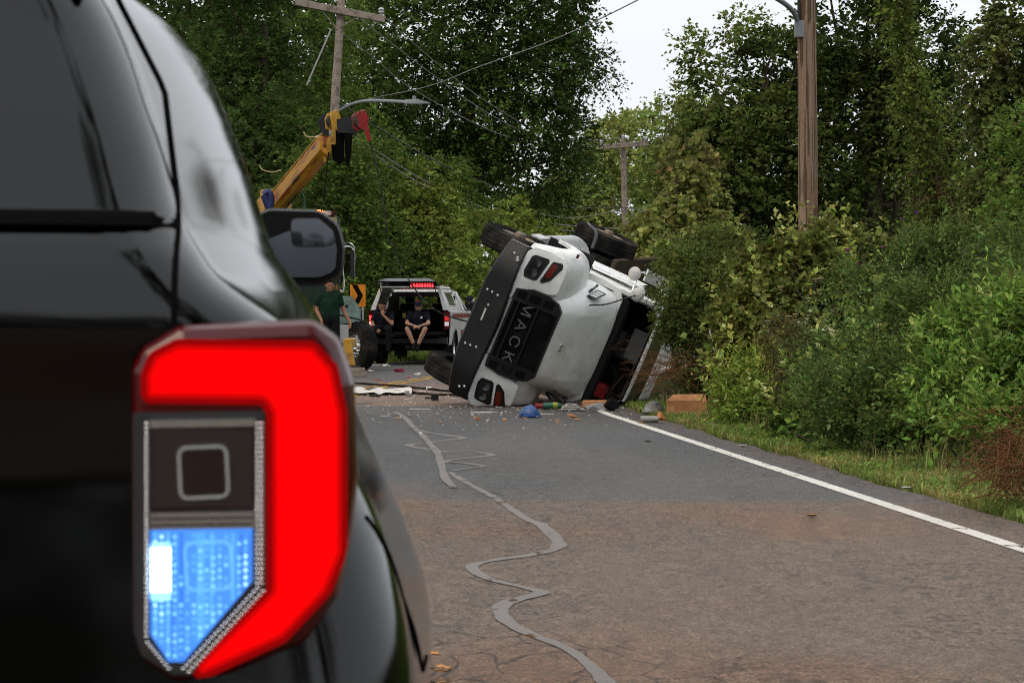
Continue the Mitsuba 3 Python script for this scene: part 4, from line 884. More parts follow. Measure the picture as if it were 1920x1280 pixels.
# bumper, valance, bolts
def bsec(x):
    t = abs(x) / 1.17; y = 1.02 - .16 * max(0, t - .55) ** 2 / .2; zt = .86 - .05 * t; zb = .43 + .09 * max(0, t - .45) / .55
    return [(x, y - .12, zt), (x, y - .015, zt), (x, y, zt - .02), (x, y, zb + .02), (x, y - .02, zb), (x, y - .12, zb)]
bx_ = np.r_[np.linspace(-1.17, 1.17, 41)]
bump = tpart(truck, 'bumper', merged([grid_mesh(np.array([bsec(x) for x in bx_])), hull(np.array(bsec(1.17) + bsec(1.16))), hull(np.array(bsec(-1.17) + bsec(-1.16)))]), 'bumper_black', smooth=30)
for s in (1, -1):
    for x, z in ((.41, .53), (.405, .61), (.395, .70), (1.02, .67), (.985, .74)):
        tpart(bump, 'bolt', lathe([(.018, 0), (.017, .010), (.008, .014), (.001, .015)], 10, frame((s * x, bsec(x)[2][1], z), (1, 0, 0), (0, 0, 1), (0, 1, 0))), 'brushed_metal')
    tpart(bump, 'reflector_strip', box(*sorted((s * .94, s * .975)), .965, 1.005, .74, .78), 'white_plastic') if s > 0 else None
tpart(bump, 'tow_slot', box(-.02, .16, 1.0, 1.024, .60, .625), 'white_plastic')
tpart(bump, 'tow_hook', box(.2, .235, .98, 1.03, .61, .64, .01), 'white_plastic')
# wheels
def tyre(r, w, n=44):
    pr = [(r * .56, -w * .46), (r * .62, -w * .5), (r * .88, -w * .5), (r * .965, -w * .44)]
    for k in range(4): a = -w * .40 + k * w * .21; pr += [(r, a), (r, a + w * .155), (r * .975, a + w * .16), (r * .975, a + w * .205)]
    pr += [(r, w * .42), (r * .965, w * .45), (r * .88, w * .5), (r * .62, w * .5), (r * .56, w * .46), (r * .56, -w * .46)]
    return lathe(pr, n)
def truck_wheel(parent, x, y, z, s, r=.53, w=.30, steer=0., hub=True, name='wheel', lab=None):
    Mw = frame((x, y, z), (0, 1, 0), (0, 0, 1), (1, 0, 0)) if s > 0 else frame((x, y, z), (0, -1, 0), (0, 0, 1), (-1, 0, 0))
    Mw = frame((x, y, z), (1, 0, 0), (0, 1, 0), (0, 0, 1)) @ rotz(steer) @ frame((0, 0, 0), Mw[:3, 0], Mw[:3, 1], Mw[:3, 2])
    k = tpart(parent, name, moved(tyre(r, w), Mw), 'rubber', smooth=40, label=lab)
    o = w * .40
    tpart(k, 'rim', lathe([(.001, o - .02 if hub else -.05), (.14, o - .02), (.15, o - .05), (.21, o - .055), (.24, o - .03), (r * .56, o), (r * .58, o + .02), (r * .58, -o)], 36, Mw), 'rim_tan', smooth=35)
    for j in range(10):
        a = j * .6283
        tpart(k, 'hand_hole', lathe([(.001, o - .026), (.026, o - .026), (.026, o - .05)], 10, Mw @ frame((.222 * math.cos(a), .222 * math.sin(a), 0), (1, 0, 0), (0, 1, 0), (0, 0, 1))), 'black_void', smooth=False) if hub else None
    if hub: tpart(k, 'hub', lathe([(.001, o + .07), (.07, o + .065), (.085, o + .03), (.085, o - .02)], 20, Mw), 'rim_tan')
    return k
truck_wheel(truck, 1.02, .0, .40, 1, steer=.0, lab='upper front wheel, high in the air')
truck_wheel(truck, -1.02, .0, .36, -1, steer=.0, lab='lower front wheel, just off the road')
for x in (1.10, .76, -.76, -1.10):
    truck_wheel(truck, x, -4.55, .53, 1 if x > 0 else -1, hub=abs(x) > 1, name='rear_wheel')
tpart(truck, 'front_axle', merged([box(-.95, .95, -.07, .07, .32, .46, .03), rod((-.9, .25, .4), (.9, .25, .4), .025)]), 'dark_steel', kind='stuff')
tpart(truck, 'rear_axle', merged([rod((-1.0, -4.55, .53), (1.0, -4.55, .53), .07, 14), trimesh.creation.icosphere(2, .24).apply_translation([0, -4.55, .53])]), 'dark_steel', kind='stuff')
for s in (1, -1):
    tpart(truck, 'frame_rail', box(*sorted((s * .38, s * .46)), -7.0, .85, .70, .96, .01), 'dark_steel')
    tpart(truck, 'leaf_spring', tube(curve([(s * .45, .7, .55), (s * .45, 0, .42), (s * .45, -.7, .55)], 10), .05, 6), 'dark_steel')
    tpart(truck, 'mud_flap', box(*sorted((s * .72, s * 1.24)), -.80, -.785, .62, 1.36, .005), 'bumper_black')
    tpart(truck, 'step_tank', merged([lathe([(.001, -.62), (.29, -.62), (.31, -.58), (.31, .58), (.29, .62), (.001, .62)], 24, frame((s * .92, -1.75, .62), (1, 0, 0), (0, 0, 1), (0, -1, 0)))]), 'brushed_metal', smooth=40)
tpart(truck, 'engine_block', box(-.36, .36, -.9, .6, .55, 1.4, .08), 'truck_black')
tpart(truck, 'radiator', box(-.5, .5, .45, .62, .6, 1.45, .02), 'truck_black')
tpart(truck, 'splash_bracket', box(1.16, 1.2, -.9, -.45, .42, .60, .01), 'white_plastic')
# deck behind the cab
tpart(truck, 'deck', box(-1.05, 1.0, -7.2, -3.6, .98, 1.06, .01), 'rusty_steel')
for y in np.arange(-7.0, -3.5, .6): tpart(truck, 'cross_member', box(-.95, .95, y, y + .08, .92, .98), 'dark_steel')
# cab
def cab_ring(y, hx0, hx1, z0, z1, p=9, n=64):
    a = np.linspace(0, 2 * np.pi, n, endpoint=False); x, z = spow(np.sin(a), 2 / p), spow(np.cos(a), 2 / p)
    zc, hz = (z0 + z1) / 2, (z1 - z0) / 2
    t = (z + 1) / 2
    return np.c_[x * (hx0 + (hx1 - hx0) * t), np.full(n, y) - .0 * t, zc + hz * z]
rings = [(-1.02, .98, .93, 1.0, 2.50), (-1.25, .985, .92, .95, 2.58), (-1.6, .99, .91, .92, 2.62), (-2.3, .99, .91, .92, 2.62), (-2.52, .98, .90, .95, 2.58), (-2.58, .93, .86, 1.0, 2.52)]
R_ = np.array([cab_ring(*q) for q in rings])
lean = lambda v: v - np.c_[0 * v[:, 0], .42 * np.clip((v[:, 2] - 1.9) / .7, 0, 1) * np.clip((v[:, 1] + 1.7) / .6, 0, 1), 0 * v[:, 0]]
R_ = np.array([lean(r) for r in R_])
Rc = np.concatenate([R_, R_[:, :1]], 1)
shell = grid_mesh(Rc)
cab = tpart(truck, 'cab', shell, 'truck_white', smooth=45)
tpart(cab, 'back_wall', hull(np.vstack([R_[-1], R_[-1] - [0, .02, 0]])), 'truck_white')
inner = np.array([np.c_[r[:, 0] * .955, r[:, 1] + .003, 1.75 + (r[:, 2] - 1.75) * .955] for r in R_[:-1]]); inner = np.concatenate([inner, inner[:, :1]], 1)
tpart(cab, 'lining', grid_mesh(inner, True), 'cab_trim', smooth=45)
rim_o, rim_i = R_[0], np.c_[R_[0][:, 0] * .93, R_[0][:, 1] - .0, 1.75 + (R_[0][:, 2] - 1.75) * .92]
loop = lambda q: np.vstack([q, q[:1]])
mid_ = np.c_[R_[0][:, 0] * .93, R_[0][:, 1], 1.75 + (R_[0][:, 2] - 1.75) * .94]; rim_i = np.c_[R_[0][:, 0] * .885, R_[0][:, 1], 1.75 + (R_[0][:, 2] - 1.75) * .90]
tpart(cab, 'front_surround', grid_mesh(np.array([loop(q) for q in (R_[0] * [1.002, 1, 1], R_[0] * [.99, 1, 1] + [0, .035, 0], mid_ + [0, .05, 0], mid_ + [0, .02, 0])])), 'truck_white', smooth=40)
tpart(cab, 'windscreen_frame', grid_mesh(np.array([loop(q) for q in (mid_ + [0, .045, 0], (mid_ + rim_i) / 2 + [0, .07, 0], rim_i + [0, .05, 0], rim_i - [0, .06, 0])])), 'bumper_black', smooth=40)
tpart(cab, 'cowl', hull([(s * x, y, z) for s in (1, -1) for x, z in ((.97, 1.05), (.965, 1.6), (.93, 1.84), (.80, 1.93)) for y in (-1.03, -.96)]), 'truck_white', smooth=40)
tpart(cab, 'roof_visor', moved(grid_mesh(np.array([[(x, -1.42 + dy - .05 * abs(x) ** 3, z - .05 * x * x) for x in np.linspace(-.88, .88, 21)] for dy, z in ((-.15, 2.63), (.12, 2.61), (.30, 2.55), (.30, 2.53), (.1, 2.575))])), np.eye(4)), 'brushed_metal', smooth=30)
tpart(cab, 'dashboard', box(-.86, .86, -1.45, -1.06, 1.45, 2.02, .06), 'cab_trim')
tpart(cab, 'steering_wheel', moved(trimesh.creation.torus(.22, .018, major_sections=28, minor_sections=8), frame((-.45, -1.55, 1.98), (1, 0, 0), unit((0, .55, -.8)), unit((0, .8, .55)) * -1)), 'cab_trim')
for x in (-.45, .48):
    seat = tpart(cab, 'seat', merged([box(x - .26, x + .26, -2.2, -1.7, 1.35, 1.5, .05), box(x - .26, x + .26, -2.35, -2.18, 1.45, 2.2, .05)]), 'cab_trim', smooth=30)
tpart(cab, 'back_panel', box(-.05, .42, -2.42, -2.40, 1.9, 2.5, .005), 'cab_panel')
tpart(cab, 'sun_visor', box(-.05, .42, -1.62, -1.60, 2.14, 2.46, .008), 'cab_panel')
# bonnet and cab fittings on the side that faces up
for s in (1, -1):
    xo = .99 * s
    door = tpart(cab, 'door', grid_mesh(np.array([[((1.004 - .035 * max(0, (z - 1.8) / .8)) * s, y, z) for y in np.linspace(-1.32, -2.3, 8)] for z in np.linspace(1.0, 1.92, 8)]), s < 0), 'truck_white', smooth=40)
    tpart(door, 'side_glass', grid_mesh(np.array([[((.998 - .045 * (z - 1.8) / .8) * s, y - .25 * max(0, (z - 2.1)) * (y > -1.8), z) for y in np.linspace(-1.40, -2.22, 8)] for z in np.linspace(1.96, 2.46, 6)]), s < 0), 'dark_glass', smooth=True)
    tpart(door, 'handle', box(*sorted((s * .995, s * 1.02)), -2.22, -2.08, 1.72, 1.76, .008), 'chrome')
    tpart(cab, 'grab_rail', tube(curve([(s * .99, -1.12, 1.30), (s * 1.07, -1.12, 1.30), (s * 1.07, -1.14, 1.5), (s * 1.05, -1.2, 2.1), (s * .97, -1.22, 2.12)], 24), .016, 8), 'chrome')
    tpart(hood, 'side_latch', tube(curve([(s * .80, -.30, 1.58), (s * .86, -.42, 1.60), (s * .90, -.55, 1.60)], 8), [.012, .02, .02, .014, .012, .012, .018, .02], 8), 'bumper_black')
    vent = tpart(hood, 'side_vent', box(*sorted((s * .60, s * .80)), -.78, -.36, 1.60, 1.72, .02) if False else moved(box(-.17, .17, -.008, .012, -.075, .075, .01), frame((s * .80, -.30, 1.70), unit((s * .28, -1, .12)), unit((s * 1, .25, .35)), (0, 0, 1))), 'bumper_black')
    for k in range(3):
        tpart(vent, 'louvre', moved(box(-.13 + .09 * k, -.075 + .09 * k, .010, .02, -.055, .055, .004), frame((s * .80, -.30, 1.70), unit((s * .28, -1, .12)), unit((s * 1, .25, .35)), (0, 0, 1))), 'brushed_metal')
    m1 = tpart(hood, 'wing_mirror', lathe([(.001, -.05), (.06, -.045), (.10, -.02), (.108, 0), (.10, .008), (.001, .010)], 24, frame((s * 1.02, -.55, 2.20), unit((1, 0, 0)), unit((0, .3, 1)), unit((0, -1, .3)))), 'white_plastic', smooth=40)
    tpart(m1, 'arm', tube(curve([(s * .66, -.02, 1.72), (s * .70, -.05, 1.80), (s * .76, -.15, 1.92), (s * 1.0, -.5, 2.18)], 14), .010, 6), 'bumper_black')
    m2 = tpart(cab, 'side_mirror', hull([(s * (1.24 + dx), -1.34 + dy, z) for dx in (-.09, .09) for dy, z0, z1 in ((0, 2.02, 2.50), (.07, 2.06, 2.46)) for z in (z0, z1)]), 'chrome', smooth=30)
    tpart(m2, 'bracket', tube(curve([(s * .97, -1.15, 1.98), (s * 1.24, -1.28, 1.96), (s * 1.26, -1.30, 2.2), (s * 1.26, -1.30, 2.56), (s * .95, -1.30, 2.55)], 24), .014, 8), 'chrome')
    tpart(m2, 'round_mirror', lathe([(.001, -.04), (.07, -.035), (.105, -.01), (.10, .004), (.001, .006)], 20, frame((s * 1.20, -1.22, 1.90), (1, 0, 0), unit((0, .3, 1)), unit((0, -1, .3)))), 'white_plastic', smooth=40)
tpart(truck, 'exhaust_stack', rod((.62, -2.75, 1.2), (.62, -2.75, 3.1), .07, 16), 'brushed_metal')
tpart(truck, 'air_hose', tube(curve([(1.0, -3.6, .6), (1.22, -3.9, .5), (1.25, -4.3, .25), (1.2, -4.8, .12), (1.0, -5.1, .4)], 20), .028, 8), 'black_plastic')
tpart(truck, 'red_bag', hull([(-.6 + .12 * math.sin(k * 2.1), -1.35 + .1 * math.cos(k * 1.7), 2.1 + .09 * math.sin(k * 3.3)) for k in range(14)]), 'red_paint')
# ------------------------------------------------------------------ utility poles, wires, arrow sign
def pole_wood(p, n, uv):
    a = fbm(p.x * 22 + p.y * 22, p.z * .7, 3.0, 4); c = smoothstep(.60, .72, noise(p.x * 60 + p.y * 60, p.z * 1.6, 5.0))
    k = smoothstep(.70, .80, noise(p.x * 9 + p.y * 9, p.z * 4.5, 2.0))
    b = mix((.20, .135, .092), (.31, .235, .175), a)
    b = mix(b, (.175, .085, .05), smoothstep(.55, .75, fbm(p.x * 5, p.y * 5, p.z * .35, 3)) * .7)
    return mix(mix(b, (.07, .045, .03), c * .8), (.10, .055, .035), k * .6)
mat('pole_wood', {'type': 'bumpmap', 'texture': proc(lambda p, n, uv: .012 * fbm(p.x * 30 + p.y * 30, p.z * .9, 1.0, 3)), 'scale': 1.0, 'bsdf': twosided({'type': 'diffuse', 'reflectance': proc(pole_wood)})})
matte('grey_wood', grime((.30, .25, .21), (.16, .13, .105), 8.0))
plastic('lamp_grey', (.40, .42, .44), .3)
plastic('porcelain', (.62, .63, .66), .1)
plastic('wire_black', (.05, .05, .05), .4)
matte('wire_grey', (.28, .275, .265))
def pole(label, foot, top, r0, r1, mt):
    k = thing('utility_pole', label, 'utility pole'); P = np.linspace(foot, top, 14)
    part(k, 'post', tube(P, np.linspace(r0, r1, 14), 20), mt, smooth=50); return k
f = at(1518, 560, 33); f[2] = 0
np1 = pole('thick brown wooden pole standing in the bushes on the right', f, at(1511, -260, 33), .152, .128, 'pole_wood')
part(np1, 'lamp_arm', tube(curve([at(1497, 66, 32.95), at(1495, 40, 32.9), at(1482, 16, 32.6), at(1450, -6, 32.0), at(1400, -30, 31), at(1330, -44, 30)], 30), .036, 10), 'lamp_grey')
part(np1, 'conduit', tube(np.array([at(1497.5, 62, 32.9), at(1497, -240, 32.9)]), .02, 8), 'black_plastic')
part(np1, 'bracket', merged([box(-.07, .07, -.03, .05, -.12, .12, .01).apply_translation(at(1499, 55, 32.9))]), 'lamp_grey')
def crossarm(k, a, b, w, pole_at, mt, ends, brace):
    a, b = np.array(a), np.array(b); d = unit(b - a); up = unit(np.array([0, 0, 1]) - d * d[2]); M = frame((a + b) / 2, d, np.cross(up, d), up); L = np.linalg.norm(b - a) / 2
    arm = part(k, 'crossarm', moved(box(-L, L, -w, w, -w * 1.2, w * 1.2, .01), M), mt)
    for t in ends:
        c = a + (b - a) * t + up * w * 1.2
        part(arm, 'insulator', lathe([(.001, 0), (.03, 0), (.05, .05), (.085, .08), (.06, .11), (.09, .15), (.05, .2), (.001, .21)], 14, frame(c, (1, 0, 0), (0, 1, 0), (0, 0, 1))), 'porcelain')
    for t in (.5 - brace, .5 + brace):
        part(k, 'brace', rod(a + (b - a) * t - up * w, pole_at, .018, 6), mt)
f = at(598, 600, 61); f[2] = 0
lp = pole('grey leaning pole with wide crossarm above the crane boom', f, at(641, -14, 61), .16, .10, 'grey_wood')
crossarm(lp, at(553, 4, 60.7), at(722, 37, 61.0), .075, at(632, 55, 60.9), 'grey_wood', (.05, .95), .20)
part(lp, 'lamp_arm', tube(curve([at(628, 214, 60.9), at(645, 203, 60.5), at(668, 193, 60), at(700, 189, 59.4), at(768, 192, 58.5)], 24), .045, 8), 'lamp_grey')
M = frame(at(784, 192, 58.3), (1, 0, 0), (0, 1, 0), (0, 0, 1))
lh = part(lp, 'lamp_head', moved(hull([(-.34, -.12, -.04), (-.34, .12, -.04), (-.34, -.08, .06), (-.34, .08, .06), (.0, -.14, .07), (.0, .14, .07), (.34, -.08, -.03), (.34, .08, -.03), (.0, -.15, -.05), (0, .15, -.05)]), M), 'lamp_grey', smooth=30)
part(lh, 'photocell', moved(lathe([(.05, 0), (.05, .09), (.001, .10)], 12), M @ frame((-.1, 0, .065), (1, 0, 0), (0, 1, 0), (0, 0, 1))), 'lamp_grey')
part(lp, 'guy_wire', rod(at(621, 55, 60.8), at(575, 160, 60.2), .022, 6), 'wire_grey')
f = at(1177, 600, 105); f[2] = 0
fp = pole('thin far pole with crossarm in the gap, behind the truck', f, at(1168, 262, 105), .17, .12, 'grey_wood')
crossarm(fp, at(1122, 276, 104.7), at(1216, 269, 104.7), .09, at(1171, 293, 104.8), 'grey_wood', (.06, .94), .18)
part(fp, 'top_insulator', lathe([(.001, 0), (.05, 0), (.09, .08), (.06, .12), (.1, .17), (.001, .24)], 14, frame(at(1168, 262, 105), (1, 0, 0), (0, 1, 0), (0, 0, 1))), 'porcelain')
part(fp, 'lamp_arm', tube(curve([at(1179, 415, 104.8), at(1186, 404, 104.4), at(1200, 398, 103.8), at(1222, 394, 103)], 16), .04, 8), 'lamp_grey')
def wire(label, pts, r, mt='wire_grey'):
    """A hanging wire through the given points (picture place, distance)."""
    solo('overhead_wire', label, 'wire', tube(curve([at(*p) for p in pts], 60), r, 5, False), mt, smooth=True)
wire('service wire running from the left pole up over the road to the near pole', [(632, 200, 61), (700, 184, 70), (800, 163, 62), (900, 125, 54), (1040, 74, 46), (1197, 0, 39), (1500, -160, 33)], .012)
wire('topmost power wire from the left crossarm down to the far pole', [(712, 24, 61), (760, 68, 64), (830, 128, 70), (900, 183, 77), (990, 236, 91), (1070, 264, 98), (1168, 258, 105)], .014)
wire('second power wire from the left crossarm, right below the topmost', [(660, 24, 61), (700, 55, 63), (800, 132, 69), (900, 203, 77), (980, 246, 90), (1060, 270, 98), (1126, 271, 105)], .014)
wire('third power wire, attached to the left pole under its crossarm', [(638, 60, 61), (700, 108, 64), (770, 165, 69), (900, 236, 78), (980, 264, 92), (1080, 276, 100), (1214, 265, 105)], .014)
wire('thick cable from the crane area sloping behind truck to far pole', [(625, 185, 61), (690, 229, 63), (838, 313, 70), (960, 362, 88), (1060, 388, 96), (1176, 390, 105)], .022, 'wire_black')
wire('upper of two pale cables sagging low above the truck', [(640, 240, 61), (780, 330, 68), (865, 373, 76), (940, 400, 90), (1040, 420, 97), (1178, 430, 105)], .020)
wire('lower of two pale cables sagging low above the truck', [(640, 250, 61), (780, 340, 68), (865, 381, 76), (940, 409, 90), (1040, 430, 97), (1178, 440, 105)], .020)
wire('service drop crossing in front of the far pole', [(960, 378, 92), (1010, 400, 96), (1080, 408, 100), (1174, 392, 105), (1225, 393, 107)], .016)
# orange arrow sign at the bend
matte('sign_orange', grime((.62, .22, .025), (.42, .16, .03), 4.0))
M = frame(at(671, 554, 56), (1, 0, 0), (0, 0, 1), (0, -1, 0))
cs = thing('chevron_sign', 'orange sign with a black arrow, left of the white pickup', 'road sign')
part(cs, 'panel', prism(rounded([(-.19, -.275), (.19, -.275), (.19, .275), (-.19, .275)], .03), .012, M), 'sign_orange', smooth=20)
part(cs, 'arrow', prism([(-.15, .27), (-.02, .27), (.13, .0), (-.02, -.27), (-.15, -.27), (.0, .0)], .004, M @ frame((0, 0, .013), (1, 0, 0), (0, 1, 0), (0, 0, 1))), 'black_void', smooth=False)
f = at(680, 600, 56.06); part(cs, 'post', rod((f[0], f[1], -.1), at(680, 540, 56.06), .028, 8), 'brushed_metal')
# ------------------------------------------------------------------ people
MF = manifold3d.Manifold
def bone(a, b, ra, rb, n=14):
    return MF.batch_hull([MF.sphere(ra, n).translate(tuple(map(float, a))), MF.sphere(rb, n).translate(tuple(map(float, b)))])
def fused(bones, edge=.02, it=6):
    m = MF.batch_boolean(bones, manifold3d.OpType.Add).refine_to_length(edge).to_mesh()
    t = trimesh.Trimesh(m.vert_properties[:, :3], m.tri_verts, process=True)
    trimesh.smoothing.filter_taubin(t, iterations=it); return t
matte('skin', (.40, .235, .165)); matte('skin_tan', (.33, .175, .115)); matte('navy_cloth', grime((.010, .011, .017), (.016, .017, .023), 9.0)); matte('dark_trousers', (.014, .014, .016))
matte('green_cloth', grime((.012, .030, .020), (.020, .040, .028), 9.0)); matte('hair_dark', (.018, .013, .009)); matte('cap_red', (.20, .018, .030)); matte('cap_navy', (.018, .020, .035)); matte('shoe_black', (.010, .010, .010)); matte('glove_grey', (.34, .33, .31)); matte('badge_white', (.5, .5, .48))
def hand(w, d, palm, side, curl):
    """A hand at wrist w pointing along d, its palm facing palm; five separate bent fingers."""
    d, palm = unit(d), unit(np.asarray(palm) - unit(d) * (np.asarray(palm) @ unit(d))); s = np.cross(d, palm) * side; w = np.asarray(w, float)
    bs = [bone(w, w + d * .03, .028, .030), bone(w + d * .02 + s * .022, w + d * .088 + s * .028, .017, .015), bone(w + d * .02 - s * .022, w + d * .085 - s * .028, .017, .015), bone(w + d * .02, w + d * .09, .020, .017)]
    for k, L in enumerate((.072, .080, .075, .060)):
        o = w + d * .085 + s * (.031 - .0205 * k); q = o; dd = d
        for j, (f, r) in enumerate(((.45, .0098), (.32, .0090), (.23, .0080))):
            dd = unit(dd + palm * math.tan(curl * (.35 + .25 * j) * (1 + .08 * k))); e = q + dd * L * f; bs.append(bone(q, e, r, r * .93, 8)); q = e
    q = w + d * .025 + s * .030; dd = unit(d * .65 + s * .75 + palm * .3)
    for L, r in ((.042, .0125), (.032, .0110), (.024, .0095)):
        e = q + dd * L; bs.append(bone(q, e, r, r * .92, 8)); q = e; dd = unit(dd * .8 + d * .35 + palm * .25)
    return bs
def head_bones(c, f, u):
    """Skull, jaw, nose, ears, brow and lips round the centre c; f faces forward, u up."""
    r = np.cross(f, u); at_ = lambda x, y, z: c + r * x + f * y + u * z
    bs = [bone(at_(0, -.018, .035), at_(0, .025, .045), .082, .075), bone(at_(0, .03, -.02), at_(0, .045, -.075), .062, .036), bone(at_(-.03, .03, -.06), at_(.03, .03, -.06), .036, .036),
          bone(at_(0, .088, .018), at_(0, .108, -.018), .010, .016, 10), bone(at_(-.034, .082, .032), at_(.034, .082, .032), .013, .013, 10), bone(at_(-.018, .082, -.052), at_(.018, .082, -.052), .010, .010, 8)]
    for s in (-1, 1):
        bs.append(bone(at_(s * .078, -.012, .022), at_(s * .080, -.008, -.025), .016, .011, 8)); bs.append(bone(at_(s * .042, .066, -.012), at_(s * .040, .055, -.03), .024, .022, 10))
    return bs
def person(label, M, J, shirt, trousers, skin='skin', hair='hair_dark', cap=None, shorts=False, gloves=None, curl=(.5, .5), palms=None, glasses=False, badge=False, group=None, sleeve=.55, muffs=False):
    """J: joints in the person's own frame (x to the right, y the way the person faces, z up), one dict of points."""
    J = {k: np.array(v, float) for k, v in J.items()}; FRAME[0] = M
    k = thing('person', label, 'person', group)
    f = unit(J['look']); u = unit(np.array([0, 0, 1.0]) - f * f[2]) ; c = J['head']
    sk, sh, tr = [], [], []
    sk += head_bones(c, f, u) + [bone(J['neck'], c + [0, 0, -.05], .062, .058)]
    sk += [bone(J['chest'], J['pelvis'], .12, .12)]
    for s, i in (('l', 0), ('r', 1)):
        S, E, W, D = J['sh_' + s], J['el_' + s], J['wr_' + s], J['hd_' + s]
        sk += [bone(J['chest'], S, .10, .055), bone(S, E, .054, .042), bone(E, E + (W - E) * .35, .044, .043), bone(E + (W - E) * .35, W, .043, .029)]
        hb = hand(W, D, palms[i] if palms else (0, 1, 0), -1 if s == 'l' else 1, curl[i]); sk += hb
        H, K, A, Tt = J['hip_' + s], J['kn_' + s], J['an_' + s], J['toe_' + s]
        sk += [bone(J['pelvis'], H, .11, .095), bone(H, K, .085, .058), bone(K, K + (A - K) * .35, .058, .060), bone(K + (A - K) * .35, A, .060, .040), bone(A + [0, 0, -.03], Tt, .042, .034)]
        sh += [bone(J['chest'] + [0, 0, .05], S, .125, .078), bone(S, S + (E - S) * sleeve, .080, .070)]
        tr += [bone(J['pelvis'], H, .145, .118), bone(H, K if not shorts else H + (K - H) * .86, .112, .084 if not shorts else .092)]
        if not shorts: tr += [bone(K, A + [0, 0, .03], .084, .068)]
    sh += [bone(J['chest'] + [0, .01, .02], J['pelvis'] + [0, .01, .05], .14, .14)]
    sh += [bone(J['chest'] + [-.08, 0, .02], J['pelvis'] + [-.075, 0, .05], .135, .135), bone(J['chest'] + [.08, 0, .02], J['pelvis'] + [.075, 0, .05], .135, .135), bone(J['chest'] + [0, .01, .10], J['neck'] + [0, 0, -.03], .11, .085)]
    put(k, fused(sk, .016, 3), skin, smooth=60)
    part(k, 'shirt', fused(sh, .03, 8), shirt, smooth=60); part(k, 'shorts' if shorts else 'trousers', fused(tr, .03, 8), trousers, smooth=60)
    for s in 'lr':
        A, Tt = J['an_' + s], J['toe_' + s]; part(k, 'shoe', fused([bone(A + [0, 0, -.035], Tt, .056, .048), bone(A + [0, 0, .03], A + [0, 0, -.03], .058, .06)], .03, 4), 'shoe_black', smooth=60)
    if gloves is not None: part(k, 'glove', fused([bone(J['wr_r'], J['wr_r'] + unit(J['hd_r']) * .08, .044, .046)] + [bone(*q) for q in [(J['wr_r'] + unit(J['hd_r']) * .06, J['wr_r'] + unit(J['hd_r']) * .16, .040, .022)]], .02, 4), 'glove_grey', smooth=60)
    r = np.cross(f, u); hp = lambda x, y, z: c + r * x + f * y + u * z
    part(k, 'hair', fused([bone(hp(0, -.030, .050), hp(0, .012, .066), .084, .076), bone(hp(-.03, -.05, .0), hp(.03, -.05, .0), .060, .060)], .02, 4), hair, smooth=60)
    if cap:
        part(k, 'cap', merged([fused([bone(hp(0, -.02, .060), hp(0, .02, .064), .090, .088)], .02, 2), fused([bone(hp(-.045, .085, .060), hp(.045, .085, .060), .014, .014), bone(hp(-.03, .135, .045), hp(.03, .135, .045), .010, .010), bone(hp(-.045, .085, .06), hp(-.03, .135, .045), .012, .01), bone(hp(.045, .085, .06), hp(.03, .135, .045), .012, .01), bone(hp(0, .08, .062), hp(0, .14, .045), .014, .010)], .02, 1)]), cap, smooth=60)
    for s in (-1, 1): part(k, 'eye', bone(hp(s * .031, .083, .014), hp(s * .033, .083, .014), .0085, .0085, 8), 'black_void', smooth=True)
    if glasses: part(k, 'sunglasses', fused([bone(hp(s * .034 - .012, .095, .014), hp(s * .034 + .012, .093, .014), .017, .017, 10) for s in (-1, 1)] + [bone(hp(-.07, .08, .018), hp(.07, .08, .018), .006, .006, 8)] + [bone(hp(s * .075, .07, .018), hp(s * .085, -.01, .02), .005, .005, 8) for s in (-1, 1)], .02, 1), 'black_plastic', smooth=60)
    if muffs:
        for s in (-1, 1): part(k, 'ear_defender', fused([bone(hp(s * .09, -.01, .0), hp(s * .105, -.01, .0), .036, .030)], .02, 2), 'white_plastic', smooth=60)
    if badge: part(k, 'badge', lathe([(.001, .012), (.028, .010), (.033, .004), (.033, 0)], 14, frame(J['chest'] + [-.085, .128, .03], (1, 0, 0), (0, 0, 1), (0, 1, 0))), 'badge_white')
    FRAME[0] = np.eye(4); return k
def stance(**kw):
    J = dict(head=(0, .02, 1.63), look=(0, 1, -.05), neck=(0, 0, 1.50), chest=(0, 0, 1.28), pelvis=(0, 0, .98), sh_l=(-.19, 0, 1.42), sh_r=(.19, 0, 1.42), el_l=(-.25, -.03, 1.13), el_r=(.25, -.03, 1.13), wr_l=(-.26, .05, .88), wr_r=(.26, .05, .88), hd_l=(0, .15, -1), hd_r=(0, .15, -1),
             hip_l=(-.09, 0, .92), hip_r=(.09, 0, .92), kn_l=(-.11, .03, .50), kn_r=(.11, .03, .50), an_l=(-.12, 0, .09), an_r=(.12, 0, .09), toe_l=(-.14, .16, .045), toe_r=(.14, .16, .045))
    J.update(kw); return J
def facing(px, Y, heading, scale=1.0, z=0.0):
    p = at(px, HORIZON, Y); M = rotz(heading, (p[0], p[1], z)); M[:3, :3] *= scale; return M
# the man in green beside the recovery truck, his right arm (to our right he shows his left side) hanging away from the body
person('man in dark green T-shirt standing beneath the door mirror, gloved hand hanging', facing(617, 46, math.pi + .35, 1.0, .14),
       stance(head=(0, .05, 1.615), look=(.25, 1, -.18), wr_l=(-.40, .10, .90), el_l=(-.30, -.02, 1.14), hd_l=(-.05, .15, -1), wr_r=(.20, .16, .92)), 'green_cloth', 'dark_trousers', 'skin_tan', curl=(.9, .6), palms=((1, .3, 0), (-1, .3, 0)))
